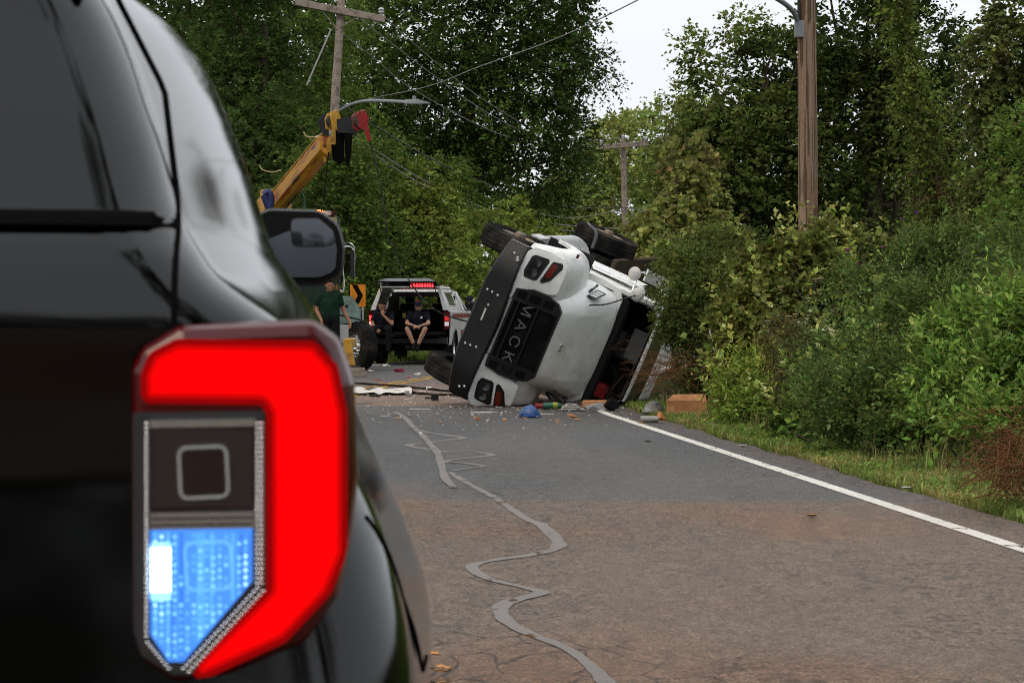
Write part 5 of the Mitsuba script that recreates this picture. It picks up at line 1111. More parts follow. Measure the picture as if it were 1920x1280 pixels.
# ------------------------------------------------------------------ white pickup with an open canopy, two men on its tailgate
plastic('pickup_white', grime((.80, .80, .79), (.55, .53, .50), 3.0, .5, .85, .4), .10)
matte('bed_liner', grime((.012, .012, .012), (.022, .02, .018), 9.0)); plastic('red_stripe', (.42, .03, .035), .15)
plastic('clear_red', (.35, .05, .05), .08)
mat('thin_glass', {'type': 'thindielectric', 'int_ior': 1.5})
PK = facing(767, 53.6, -math.radians(5.5), .885); PK[:3, 0] *= 1.075
FRAME[0] = PK
pk = thing('pickup_truck', 'white pickup with open canopy behind the overturned truck, red lights lit', 'pickup truck')
def side_sheet(s, prof, ys, holes=()):
    """A body side: prof (x, z) rows swept along y, with round wheel openings."""
    g = np.array([[(s * x, y, z) for y in ys] for x, z in prof]); m = (g[:-1, :-1] + g[1:, 1:]) / 2; ok = np.ones(m.shape[:2], bool)
    for yc, zc, r in holes: ok &= np.hypot(m[..., 1] - yc, m[..., 2] - zc) > r
    return cells(g, ok)
for s in (1, -1):
    prof = [(.90, .48), (.98, .52), (1.0, .70), (1.005, .95), (.995, 1.15), (1.0, 1.28), (.985, 1.40), (.95, 1.44)]
    part(pk, 'bed_side', side_sheet(s, np.array([np.interp(np.linspace(0, 1, 40), np.linspace(0, 1, 8), np.array(prof)[:, k]) for k in (0, 1)]).T, np.linspace(0, 2.45, 70), [(1.15, .42, .50)]), 'pickup_white', smooth=40)
    part(pk, 'cab_side', side_sheet(s, np.array([np.interp(np.linspace(0, 1, 40), np.linspace(0, 1, 8), np.array(prof)[:, k]) for k in (0, 1)]).T, np.linspace(2.47, 5.9, 90), [(4.85, .42, .50)]), 'pickup_white', smooth=40)
    part(pk, 'wheel_arch_trim', tube(np.array([(s * 1.005, 1.15 + .50 * math.cos(a), .42 + .50 * math.sin(a)) for a in np.linspace(.1, 3.04, 20)]), .03, 6), 'black_plastic')
    for y in (1.15, 4.85):
        Mw = frame((s * .86, y, .42), (0, s, 0), (0, 0, 1), (s, 0, 0)); w = part(pk, 'wheel', moved(lathe([(.24, -.13), (.36, -.14), (.41, -.11), (.42, -.05), (.42, .05), (.41, .11), (.36, .14), (.24, .13), (.24, -.13)], 36), Mw), 'rubber')
        part(w, 'rim', lathe([(.001, .06), (.06, .07), (.07, .03), (.2, .06), (.235, .12), (.245, .0), (.245, -.12)], 28, Mw), 'brushed_metal', smooth=35)
    inner = part(pk, 'bed_wall', box(*sorted((s * .86, s * .88)), .02, 2.4, .86, 1.42), 'bed_liner', smooth=False)
    lamp = part(pk, 'tail_lamp', hull([(s * x, y, z) for x, y in ((.86, -.02), (1.0, -.015), (1.015, .10), (.86, .10)) for z in (.93, 1.41)]), 'red_lens', smooth=25)
    part(lamp, 'lit_segment', box(*sorted((s * .885, s * .985)), -.035, -.02, 1.16, 1.30), 'red_guide', smooth=False, emit=(.45, .02, .02) if s < 0 else (.10, .006, .006))
    part(lamp, 'white_segment', box(*sorted((s * .885, s * .985)), -.035, -.02, 1.02, 1.13), 'white_plastic', smooth=False, emit=(.5, .12, .12) if s < 0 else (.07, .06, .06))
    # canopy walls lean inward
    g = np.array([[(s * (.95 - .17 * t - .06 * t * t), y, 1.45 + .58 * t) for y in np.linspace(.12 + .16 * t, 2.35 - .06 * t, 10)] for t in np.linspace(0, 1, 12)])
    part(pk, 'canopy_side', merged([grid_mesh(g, s < 0), grid_mesh(g * [.97, 1, 1], s > 0)]), 'pickup_white', smooth=40)
    gw = np.array([[(s * (.955 - .17 * t - .06 * t * t), y, 1.45 + .58 * t) for y in np.linspace(.55, 2.1, 8)] for t in np.linspace(.16, .80, 6)])
    cw = part(pk, 'canopy_window', grid_mesh(gw, s < 0), 'dark_glass', smooth=True)
    e = np.vstack([gw[0], gw[1:-1, -1], gw[-1][::-1], gw[1:-1, 0][::-1], gw[:1, 0]]); part(cw, 'frame', tube(e, .018, 6, False), 'white_plastic')
    part(pk, 'rear_pillar', hull([(s * x, y, z) for x, y, z in ((.96, .0, 1.44), (.84, .0, 1.44), (.76, .16, 2.02), (.68, .16, 2.02), (.96, .16, 1.44), (.84, .16, 1.44), (.76, .28, 2.02))]), 'pickup_white', smooth=30)
    part(pk, 'door_mirror', merged([box(*sorted((s * 1.08, s * 1.34)), 3.95, 4.1, 1.38, 1.70, .05), rod((s * .95, 4.05, 1.44), (s * 1.1, 4.05, 1.44), .03)]), 'black_plastic')
    for y0, y1, dy in ((2.58, 3.28, .0), (3.36, 4.05, .28)):
        gd = np.array([[(s * (.955 - .20 * t), y - (dy * t if y > (y0 + y1) / 2 else 0), 1.46 + .42 * t) for y in np.linspace(y0, y1, 6)] for t in np.linspace(0, 1, 6)])
        part(pk, 'side_window', grid_mesh(gd, s < 0), 'dark_glass', smooth=True)
    for (a, b) in (((.95, 2.50, 1.44), (.75, 2.55, 1.92)), ((.955, 3.32, 1.44), (.75, 3.32, 1.92)), ((.93, 4.35, 1.42), (.72, 3.72, 1.92))):
        part(pk, 'pillar', tube(np.array([np.array(a) * [s, 1, 1], np.array(b) * [s, 1, 1]]), .05, 8), 'pickup_white')
    part(pk, 'door_handle', box(*sorted((s * 1.0, s * 1.03)), 2.62, 2.80, 1.22, 1.26, .01), 'black_plastic')
    part(pk, 'side_stripe', grid_mesh(np.array([[(s * 1.010, y, z) for y in np.linspace(.7, 5.2, 12)] for z in (1.23, 1.34)]), s < 0), 'red_stripe', smooth=False)
    part(pk, 'lower_stripe', grid_mesh(np.array([[(s * 1.010, y, z) for y in np.linspace(2.5, 4.2, 8)] for z in (.74, .90)]), s < 0), 'red_stripe', smooth=False)
part(pk, 'canopy_roof', hull([(x, y, z) for x in (-.72, .72) for y, z in ((.22, 2.05), (2.3, 2.05), (.30, 2.09), (2.2, 2.09))] + [(x, y, 2.02) for x in (-.77, .77) for y in (.26, 2.3)]), 'pickup_white', smooth=30)
part(pk, 'hatch', hull([(x, y, z) for x in (-.74, .74) for y, z in ((.22, 2.06), (.20, 2.09), (-.72, 2.16), (-.72, 2.19))] + [(x, -.40, 2.27) for x in (-.55, .55)]), 'dark_glass', smooth=20, label='canopy hatch raised open')
for s in (1, -1): part(pk, 'gas_strut', rod((s * .70, .12, 1.75), (s * .66, -.50, 2.14), .012, 6), 'black_plastic')
strip_ = part(pk, 'hatch_light', box(.02, .66, -.10, -.05, 2.045, 2.095), 'black_plastic', smooth=False, label='lit red light strip under the hatch')
for k in range(9): part(strip_, 'diode', box(.05 + .066 * k, .098 + .066 * k, -.112, -.102, 2.052, 2.088), 'red_guide', smooth=False, emit=(.65, .03, .04))
part(pk, 'bed_floor', box(-.9, .9, -.02, 2.42, .78, .86, .01), 'bed_liner')
part(pk, 'tailgate', box(-.80, .80, -.62, -.03, .78, .85, .015), 'bed_liner', label='lowered tailgate')
part(pk, 'bumper', hull([(x, y, z) for x in (-.97, .97) for y, z in ((-.22, .55), (-.22, .70), (-.04, .55), (-.04, .74))] + [(x, -.28, z) for x in (-.75, .75) for z in (.57, .70)]), 'black_plastic', smooth=25)
part(pk, 'tow_hitch', box(-.05, .05, -.36, -.05, .42, .52, .01), 'dark_steel')
part(pk, 'chassis', box(-.55, .55, .1, 5.6, .40, .62), 'black_void', smooth=False)
part(pk, 'rear_axle', rod((-.8, 1.15, .42), (.8, 1.15, .42), .07, 10), 'dark_steel')
part(pk, 'cab_back', merged([box(-.93, .93, 2.46, 2.50, .8, 1.46), box(-.78, .78, 2.48, 2.52, 1.80, 1.94), box(-.86, -.58, 2.46, 2.5, 1.46, 1.82), box(.58, .86, 2.46, 2.5, 1.46, 1.82)]), 'bed_liner', smooth=False)
part(pk, 'cab_roof', hull([(x, y, z) for x in (-.72, .72) for y, z in ((2.5, 1.96), (3.7, 1.95), (2.6, 2.0), (3.5, 2.0))] + [(x, y, 1.90) for x in (-.78, .78) for y in (2.48, 3.75)]), 'pickup_white', smooth=30)
part(pk, 'windscreen', grid_mesh(np.array([[(x * (1 - .14 * t), 4.4 - .62 * t, 1.44 + .46 * t) for x in np.linspace(-.88, .88, 7)] for t in (0, .5, 1)])), 'thin_glass', smooth=True)
part(pk, 'bonnet', hull([(x, y, z) for x, y, z in ((-.92, 4.4, 1.43), (.92, 4.4, 1.43), (-.9, 5.8, 1.36), (.9, 5.8, 1.36), (-.95, 5.9, 1.1), (.95, 5.9, 1.1), (-.9, 4.4, 1.2), (.9, 4.4, 1.2), (0, 5.0, 1.47))]), 'pickup_white', smooth=30)
part(pk, 'nose', box(-.95, .95, 5.75, 5.98, .5, 1.2, .06), 'black_plastic')
for x in (-.42, .42): part(pk, 'seat', merged([box(x - .25, x + .25, 3.3, 3.42, 1.2, 1.62, .04), box(x - .12, x + .12, 3.3, 3.4, 1.64, 1.8, .03)]), 'bed_liner')
lb = part(pk, 'light_bar', hull([(x, y, z) for x in (-.62, .62) for y, z in ((2.9, 2.01), (3.25, 2.01), (2.93, 2.12), (3.22, 2.12))]), 'clear_red', smooth=20)
part(lb, 'antenna', rod((.28, 2.4, 2.05), (.28, 2.4, 2.36), .008, 5), 'black_plastic')
FRAME[0] = np.eye(4)
# what lies in the bed
FRAME[0] = PK
tb = thing('equipment_box', 'dark equipment box between the two seated men, pale panel on front', 'box')
part(tb, 'case', box(-.12, .30, .04, .5, .862, 1.20, .015), 'black_plastic')
part(tb, 'panel', prism(rounded([(.02, .90), (.24, .90), (.24, 1.13), (.02, 1.13)], .02), .006, frame((0, .036, 0), (1, 0, 0), (0, 0, 1), (0, -1, 0))), 'cab_panel')
for z in (.97, 1.07): part(tb, 'ring', moved(trimesh.creation.torus(.038, .010, major_sections=20, minor_sections=6), frame((.13, .028, z), (1, 0, 0), (0, 0, 1), (0, -1, 0))), 'black_void')
matte('tool_wood', (.42, .24, .10)); solo('tool_handle', 'wooden tool handle standing up between the seated men in the bed', 'tool', box(.08, .13, .62, .66, .86, 1.52, .008), 'tool_wood')
plastic('yellow_bag', (.55, .45, .03), .3)
gb = thing('gear_bag', 'dark gear bag with yellow tab behind the seated man on the left', 'bag')
part(gb, 'bag', fused([bone((-.30, .75, 1.0), (-.12, .75, 1.15), .14, .16)], .04, 3), 'bed_liner', smooth=60); part(gb, 'tab', box(-.24, -.16, .57, .60, 1.22, 1.36, .01), 'yellow_bag')
FRAME[0] = np.eye(4)
# the two seated men; their own frames face backwards out of the bed
SEAT = .85
def seated(px_x, **kw):
    J = dict(head=(0, .10, .70), look=(0, 1, -.25), neck=(0, .02, .58), chest=(0, 0, .36), pelvis=(0, -.02, .12), sh_l=(-.20, .02, .49), sh_r=(.20, .02, .49), hip_l=(-.10, .02, .10), hip_r=(.10, .02, .10))
    J.update(kw); M = PK @ rotz(math.pi, (px_x, -.36, SEAT)); return M, J
M, J = seated(.28, el_l=(-.27, .16, .24), wr_l=(-.05, .34, .16), hd_l=(.9, .5, -.15), el_r=(.27, .16, .24), wr_r=(.05, .33, .17), hd_r=(-.9, .5, -.2),
              kn_l=(-.22, .46, .10), kn_r=(.22, .46, .10), an_l=(-.03, .42, -.34), an_r=(.05, .44, -.33), toe_l=(-.03, .56, -.44), toe_r=(.06, .58, -.43))
person('seated man in red cap, sunglasses and shorts, hands clasped, on the tailgate', M, J, 'navy_cloth', 'dark_trousers', cap='cap_navy', shorts=True, glasses=True, badge=True, curl=(1.0, 1.0), palms=((.2, -.3, -1), (-.2, -.3, -1)))
FRAME[0] = M; part('person_001', 'cap_panel', bone(np.array(J['head']) + [0, .07, .085], np.array(J['head']) + [0, .05, .12], .045, .035), 'cap_red', smooth=True); FRAME[0] = np.eye(4)
M, J = seated(-.58, head=(.02, .13, .68), look=(.15, 1, -.3), el_l=(-.24, .24, .22), wr_l=(-.01, .24, .47), hd_l=(.10, -.25, 1), el_r=(.27, .10, .22), wr_r=(.12, .36, .10), hd_r=(-.4, .7, -.5),
              kn_l=(-.19, .46, .10), kn_r=(.19, .46, .10), an_l=(-.18, .44, -.40), an_r=(.20, .42, -.40), toe_l=(-.19, .60, -.46), toe_r=(.22, .58, -.46))
person('seated man in dark T-shirt and long trousers, hand at his mouth', M, J, 'navy_cloth', 'dark_trousers', 'skin_tan', curl=(1.0, .7), palms=((0, -1, 0), (0, -.3, -1)))
person('man in cap and ear defenders looking down, right of the pickup', facing(884, 60, math.pi - .5, .94), stance(head=(0, .07, 1.61), look=(0, 1, -.55), el_l=(-.24, .05, 1.14), wr_l=(-.08, .28, 1.12), hd_l=(.5, .8, .1), el_r=(.24, .05, 1.14), wr_r=(.08, .28, 1.10), hd_r=(-.5, .8, .1)),
       'navy_cloth', 'dark_trousers', 'skin_tan', cap='cap_navy', muffs=True, curl=(.9, .9), palms=((1, 0, .2), (-1, 0, .2)))
# ------------------------------------------------------------------ green recovery truck with a yellow crane boom, mostly behind the SUV
plastic('green_paint', grime((.016, .050, .034), (.010, .028, .020), 2.0), .12)
plastic('teal_white', grime((.40, .56, .52), (.28, .36, .33), 3.0), .12)
plastic('boom_yellow', grime((.70, .43, .022), (.30, .14, .02), 6.0, .50, .80, .7), .25)
BA, BS, BU = (at(611, 276, 47.0) - at(520, 385, 49.5)), None, None
BA = BA / np.linalg.norm(BA); BS = np.cross(BA, [0, 0, 1.0]); BS /= np.linalg.norm(BS); BU = np.cross(BS, BA)
def boom_rust(p, n, uv):
    a, s, u = (p.x * float(v[0]) + p.y * float(v[1]) + p.z * float(v[2]) for v in (BA, BS, BU))
    m = smoothstep(.50, .66, fbm(a * .9, u * 7.0, s * 5.0, 4)); k = smoothstep(.58, .74, fbm(a * 1.6 + 7, u * 10.0, s * 9.0, 4))
    return mix(mix((.70, .42, .022), (.40, .10, .014), m), (.10, .055, .025), k)
plastic('boom_rusty', proc(boom_rust), .3)
plastic('clean_yellow', grime((.70, .46, .03), (.32, .14, .03), 7.0, .5, .8, .7), .25); plastic('gold_letter', (.48, .25, .04), .25); plastic('beige_paint', (.58, .49, .24), .2); plastic('blue_strap', (.02, .045, .22), .35); plastic('green_hose', (.03, .16, .05), .35)
WH = math.radians(86)                        # it points to the right and a little towards us
WO = on_ground(668, 696)
WD, WR = np.array([math.sin(WH), math.cos(WH), 0]), np.array([math.cos(WH), -math.sin(WH), 0])
WM = frame(WO - WR * 1.12, WR, WD, (0, 0, 1)); FRAME[0] = WM      # x to its right side (towards us), y forward, from under its front axle
wk = thing('recovery_truck', 'green recovery truck with yellow crane boom, mostly hidden behind the black SUV', 'tow truck')
for s in (1, -1):
    for y in (0, -5.2, -6.5):
        Mw = frame((s * (1.05 if y else .98), y, .53), (1, 0, 0), (0, 1, 0), (0, 0, 1)) @ rotz(-.85 if y == 0 else 0) @ frame((0, 0, 0), (0, s, 0), (0, 0, 1), (s, 0, 0)); w = part(wk, 'wheel', moved(tyre(.53, .32), Mw), 'rubber', smooth=40)
        part(w, 'rim', lathe([(.001, .15), (.09, .14), (.10, .06), (.20, .05), (.25, .09), (.29, .13), (.31, .13), (.31, -.1)], 36, Mw), 'chrome', smooth=30)
        for j in range(10):
            a = j * .6283; part(w, 'wheel_nut', lathe([(.020, .05), (.020, .10), (.001, .115)], 8, Mw @ frame((.165 * math.cos(a), .165 * math.sin(a), 0), (1, 0, 0), (0, 1, 0), (0, 0, 1))), 'chrome')
    part(wk, 'wing', hull([(s * x, y, z) for x in (.62, 1.16) for y, z in ((-.34, .98), (-.34, 1.58), (-.10, 1.56), (.06, 1.36), (.08, 1.04))]), 'teal_white', smooth=20)
    part(wk, 'wing_skirt', hull([(s * x, y, z) for x in (1.0, 1.14) for y, z in ((-.34, .60), (-.34, .975), (-.16, .975), (-.16, .60))]), 'brushed_metal', smooth=20)
    part(wk, 'wing_edge', tube(np.array([(s * 1.165, -.34 + .42 * t, 1.18 - .10 * t) for t in np.linspace(0, 1, 5)]), .02, 6), 'black_plastic')
    part(wk, 'side_lamp', lathe([(.001, .03), (.03, .02), (.035, 0)], 12, frame((s * 1.163, -.20, 1.36), (0, s, 0), (0, 0, 1), (s, 0, 0))), 'black_plastic')
    part(wk, 'step', box(*sorted((s * .95, s * 1.25)), -1.5, -.45, .45, .62, .02), 'brushed_metal')
    part(wk, 'cab_door', box(*sorted((s * 1.165, s * 1.20)), -1.9, -.34, .62, 2.95, .02), 'green_paint')
    part(wk, 'door_window', box(*sorted((s * 1.17, s * 1.212)), -1.75, -.55, 2.05, 2.8, .01), 'dark_glass')
    m = part(wk, 'side_mirror', hull([(s * (1.45 + dx), -.12 + dy, z) for dx in (-.12, .12) for dy in (0, .09) for z in (1.95, 2.50)]), 'black_plastic', smooth=20)
    part(m, 'bracket', tube(curve([(s * 1.2, -.36, 2.60), (s * 1.3, -.22, 2.66), (s * 1.5, -.10, 2.64), (s * 1.5, -.04, 2.5), (s * 1.5, -.04, 2.0)], 36), .016, 8), 'chrome')
    part(m, 'stay', tube(curve([(s * 1.22, -.28, 2.30), (s * 1.22, -.26, 1.72), (s * 1.2, -.34, 1.68)], 20), .013, 8), 'chrome')
    part(wk, 'tool_locker', box(*sorted((s * .5, s * 1.24)), -4.55, -2.6, .6, 1.7, .03), 'green_paint')
    part(wk, 'locker_door', box(*sorted((s * 1.242, s * 1.262)), -4.4, -3.6, .7, 1.6, .01), 'brushed_metal'); part(wk, 'locker_door', box(*sorted((s * 1.242, s * 1.262)), -3.5, -2.7, .7, 1.6, .01), 'brushed_metal')
part(wk, 'bonnet', hull([(x, y, z) for x in (-.60, .60) for y, z in ((-.34, .7), (-.34, 1.62), (.10, .7), (.10, 1.30))]), 'teal_white', smooth=25)
part(wk, 'grille', box(-.55, .55, .10, .13, .75, 1.28, .01), 'black_plastic')
part(wk, 'cab', merged([box(-1.16, 1.16, -2.0, -.345, .75, 3.25, .08)]), 'green_paint', smooth=25); part(wk, 'windscreen', box(-1.0, 1.0, -.343, -.33, 2.0, 2.9, .0), 'dark_glass', smooth=False)
part(wk, 'chassis', box(-.45, .45, -7.6, .05, .5, .9), 'dark_steel')
bodyk = part(wk, 'body', box(-1.22, 1.22, -7.4, -2.1, 1.72, 2.2, .03), 'green_paint', smooth=25)
for row, (txt, z) in enumerate((('RESCUE', 1.22), ('TOW', 1.02))):
    m = meshkit.text_mesh(txt, .14, .008, bold=True); part(wk, 'lettering', moved(m, frame((1.202, -1.5, z), (0, 1, 0), (0, 0, 1), (1, 0, 0))), 'gold_letter', smooth=False)
FRAME[0] = np.eye(4)
lw = lambda txt, y, z, h: part(wk, 'lettering', moved(meshkit.text_mesh(txt, h, .006, bold=True), frame((1.201, y, z), (0, 1, 0), (0, 0, 1), (1, 0, 0))), 'gold_letter', smooth=False)
FRAME[0] = WM; lw('RE', -.52, 1.70, .10); lw('TO', -.52, 1.53, .10); FRAME[0] = np.eye(4)
c = on_ground(654, 704); leg = part(wk, 'outrigger', box(c[0] - .10, c[0] + .06, c[1] - .08, c[1] + 1.4, .55, .72, .02), 'boom_yellow'); part(leg, 'foot', hull([c + [x, y, z] for x, y, z in ((-.10, -.09, .62), (.05, -.09, .66), (-.10, .09, .62), (.05, .09, .66), (-.16, -.14, .21), (.12, -.14, .21), (-.16, .14, .21), (.12, .14, .21))]), 'boom_yellow', smooth=20)
# crane: turret, boom with its worn inner section, head with two sheave blocks
b0, b1 = at(520, 385, 49.5), at(611, 276, 47.0); d = unit(b1 - b0); s_ = unit(np.cross(d, [0, 0, 1])); u_ = np.cross(s_, d)
def sect(c, w, h, k=.28): return [c + s_ * (w * x) + u_ * (h * z) for x, z in ((-1, -k * 1.6), (-1, 1), (1, 1), (1, -k * 1.6), (.45, -1), (-.45, -1))]
boom = part(wk, 'boom', hull(sect(b0 - d * .6, .17, .205) + sect(b1 + d * .1, .17, .205)), 'boom_rusty', smooth=20, label='rusty worn yellow crane boom')
part(boom, 'edge_lip', merged([rod(b0 + s_ * .17 * q + u_ * .205, b1 + s_ * .17 * q + u_ * .205, .022, 6) for q in (-1, 1)]), 'boom_yellow')
part(wk, 'outer_boom', hull(sect(b0 - d * 4.2, .27, .31) + sect(b0 - d * .05, .27, .31)), 'boom_yellow', smooth=20)
part(wk, 'boom_collar', merged([hull(sect(b0 - d * .10, .32, .36) + sect(b0 + d * .02, .32, .36))]), 'boom_yellow', smooth=20)
part(wk, 'collar_lug', hull([b0 + s_ * x + u_ * z + d * y for x in (-.2, .2) for z, y in ((-.33, 0), (-.33, -.3), (-.62, -.1), (-.55, -.3))]), 'boom_yellow', smooth=20)
part(wk, 'turret', lathe([(.001, 3.0), (.5, 3.0), (.55, 2.4), (.6, 2.2), (.001, 2.2)], 20, frame((WM @ [0, -4.4, 0, 1])[:3], (1, 0, 0), (0, 1, 0), (0, 0, 1))), 'boom_yellow', smooth=30)
for a, b in (((486, 309, 49.2), (527, 319, 49.2)), ((569, 247, 47.3), (606, 250, 47.2))):
    A, Bq = at(*a), at(*b); part(wk, 'cable_guide', tube(curve([A, A + (Bq - A) * .15 + [0, 0, -.09], A + (Bq - A) * .6 + [0, 0, -.09], Bq], 16), .016, 6), 'beige_paint')
part(wk, 'head_bracket', box(-.06, .06, -.06, .06, -.05, .05, .01).apply_translation(at(597, 260, 47.1)), 'brushed_metal')
part(wk, 'head_plate', hull([at(603, 268, 46.9), at(612, 268, 46.9), at(612, 303, 46.9), at(607, 304, 46.9), at(603, 268, 47.0), at(612, 268, 47.0), at(612, 303, 47.0), at(607, 304, 47.0)]), 'boom_yellow', smooth=20)
part(wk, 'boom_head', hull([at(612, 262, 46.8), at(626, 270, 46.8), at(624, 280, 46.8), at(612, 292, 46.8), at(612, 262, 47.2), at(626, 270, 47.2), at(624, 280, 47.2), at(612, 292, 47.2)]), 'boom_yellow', smooth=20)
def sheave(name, plate, wheel_at, r, mt, Y, lab):
    """Two cheek plates with a grooved wheel between them."""
    q = np.array([at(a, b, Y) for a, b in plate]); c = q.mean(0); nrm = unit((.55, -.83, .1)); k = None; ms = []
    for o in (-.085, .085): ms.append(hull(np.vstack([q + nrm * (o - .016), q + nrm * (o + .016)])))
    k = part(wk, name, merged(ms + [rod(q[2] - nrm * .1, q[2] + nrm * .1, .025, 8)]), mt, smooth=20, label=lab, kind='stuff')
    w = at(*wheel_at, Y); part(k, 'sheave', lathe([(.02, -.05), (r, -.05), (r * .8, 0), (r, .05), (.02, .05)], 24, frame(w, unit(np.cross([0, 0, 1], nrm)), np.cross(nrm, unit(np.cross([0, 0, 1], nrm))), nrm)), 'rusty_steel'); return k
yb = sheave('yellow_block', [(613, 222), (618, 211), (629, 209), (634, 220), (633, 236), (622, 244), (615, 240)], (624, 228), .14, 'clean_yellow', 46.7, None)
part(yb, 'arm', hull([at(a, b, Y) for a, b in ((626, 228), (634, 230), (629, 271), (620, 271)) for Y in (46.55, 46.72)]), 'clean_yellow', smooth=20)
rb = sheave('red_block', [(663, 218), (668, 211), (680, 209), (687, 222), (684, 240), (675, 245), (667, 240)], (675, 226), .15, 'red_paint', 45.6, 'red pulley block at the tip')
part(rb, 'arm', hull([at(a, b, Y) for a, b in ((680, 222), (687, 222), (696, 262), (690, 266), (684, 250)) for Y in (45.45, 45.62)]), 'red_paint', smooth=20)
def bulk(name, pts, Y, th, mt):
    q = np.array([at(a, b, Y) for a, b in pts]); part(wk, name, hull(np.vstack([q - [0, th, 0], q + [0, th, 0], q * [1, 1, 1] * 1.0])), mt, smooth=30)
bulk('head_winch', [(597, 228), (606, 215), (616, 220), (618, 255), (604, 250)], 47.1, .16, 'black_plastic'); bulk('jib_body', [(632, 225), (662, 218), (674, 235), (668, 252), (634, 250)], 46.3, .16, 'black_plastic')
for pts, Y in (([(630, 245), (646, 245), (645, 300), (634, 310), (630, 280)], 46.4), ([(646, 245), (661, 248), (658, 290), (654, 314), (648, 308)], 46.2), ([(620, 262), (633, 270), (632, 305), (624, 300)], 46.8)):
    bulk('hanging_strap', pts, Y, .05, 'black_void')
part(wk, 'blue_strap', tube(curve([at(494, 365, 48.9), at(503, 360, 48.9), at(508, 372, 48.9), at(506, 390, 48.9), at(500, 380, 48.9), at(495, 366, 48.9)], 24), .075, 8), 'blue_strap')
part(wk, 'green_hose', tube(curve([at(563, 358, 48.8), at(569, 370, 48.8), at(570, 396, 48.8), at(568, 430, 48.8)], 16), .03, 6), 'green_hose')
k = part(wk, 'light_bar', hull([at(578, 394, 47.6), at(626, 396, 47.6), at(578, 402, 47.6), at(626, 404, 47.6), at(578, 394, 48), at(626, 396, 48), at(578, 402, 48), at(626, 404, 48)]), 'white_plastic', smooth=20, label='white light bar, amber light flashing')
plastic('amber_lit', (.5, .16, .03), .1)
part(k, 'amber_light', hull([at(a, b, Y) for a in (594, 604) for b in (393.6, 401.5) for Y in (47.55, 47.7)]), 'amber_lit', smooth=False, emit=(1.1, .26, .05))
part(k, 'end_cap', hull([at(a, b, Y) for a in (621, 627) for b in (394.5, 404.5) for Y in (47.55, 48.02)]), 'red_lens', smooth=20)
k = part(wk, 'lamp_box', hull([at(a, b, Y) for a, b in ((600, 407), (630, 407), (632, 412), (631, 423), (602, 423)) for Y in (47.5, 47.9)]), 'beige_paint', smooth=20)
c = at(613, 413, 47.48); part(k, 'red_lamp', lathe([(.075, 0), (.07, .02), (.001, .03)], 18, frame(c, (1, 0, 0), (0, 0, 1), (0, -1, 0))), 'red_lens')
wb = thing('timber_block', 'timber block under the yellow outrigger foot of the recovery truck', 'block')
c = on_ground(664, 706); part(wb, 'block', box(-.24, .24, -.2, .2, 0, .09, .01).apply_translation(c), 'grey_wood'); part(wb, 'block', box(-.20, .20, -.16, .16, .093, .17, .01).apply_translation(c), 'grey_wood')
part(wb, 'steel_pad', box(-.12, .12, -.1, .1, .172, .20, .01).apply_translation(c), 'rusty_steel')
# cables: from the red block down to the truck, and slack ones on the road
solo('winch_cable', 'taut dark winch cable from the red pulley block to the overturned truck', 'cable', tube(curve([at(694, 264, 45.6), at(706, 315, 44), at(718, 372, 42.3), at(727, 440, 40.8), at(752, 500, 39), at(792, 560, 37), at(830, 588, 35.2), at(880, 604, 33)], 60), .012, 6), 'rubber')
solo('winch_cable', 'second dark cable hanging straight from boom head to light bar', 'cable', tube(curve([at(616, 285, 46.7), at(611, 340, 47), at(604, 385, 47.2), at(601, 408, 47.3)], 30), .011, 6), 'rubber')
for lab, pts in (('upper slack cable on the road, running left from under the truck', [(870, 738), (800, 731), (740, 725), (690, 722), (640, 718)]), ('lower slack cable on the road beside the dirt streak', [(900, 747), (850, 743), (800, 741), (770, 738), (720, 734), (660, 733)])):
    P = np.array([on_ground(a, b) for a, b in pts]); P[:, 2] = .022; P = curve(P, 50); P[:, 0] += .02 * np.sin(np.arange(50) * .7)
    solo('road_cable', lab, 'cable', tube(P, .018, 6), 'rubber')
# ------------------------------------------------------------------ what the crash has strewn over the road
plastic('hard_hat_blue', grime((.030, .150, .42), (.05, .13, .30), 12.0, .5, .8, .5), .18); plastic('hard_hat_grey', grime((.50, .51, .49), (.22, .22, .20), 8.0), .3)
matte('cardboard', grime((.52, .26, .13), (.38, .18, .09), 5.0)); matte('cardboard_in', (.22, .12, .07)); matte('paper', (.62, .60, .56)); matte('brick_bit', (.45, .20, .085)); matte('tan_leaf', (.34, .19, .10))
plastic('foil', (.45, .46, .47), .1); plastic('green_bottle', (.06, .24, .16), .1); plastic('yellow_label', (.50, .55, .06), .2); plastic('pink_plastic', (.50, .06, .12), .25); plastic('red_plastic', (.40, .03, .03), .2)
def onroad(px, py, yaw=0.0, z=.006, lift=0.0):
    p = on_ground(px, py); z = max(z, float(terrain(p[0], p[1])) if p[0] > 3.2 + 0.55 + .3 - 0.0994 * p[1] else z); return rotz(yaw, (p[0], p[1], z + lift))
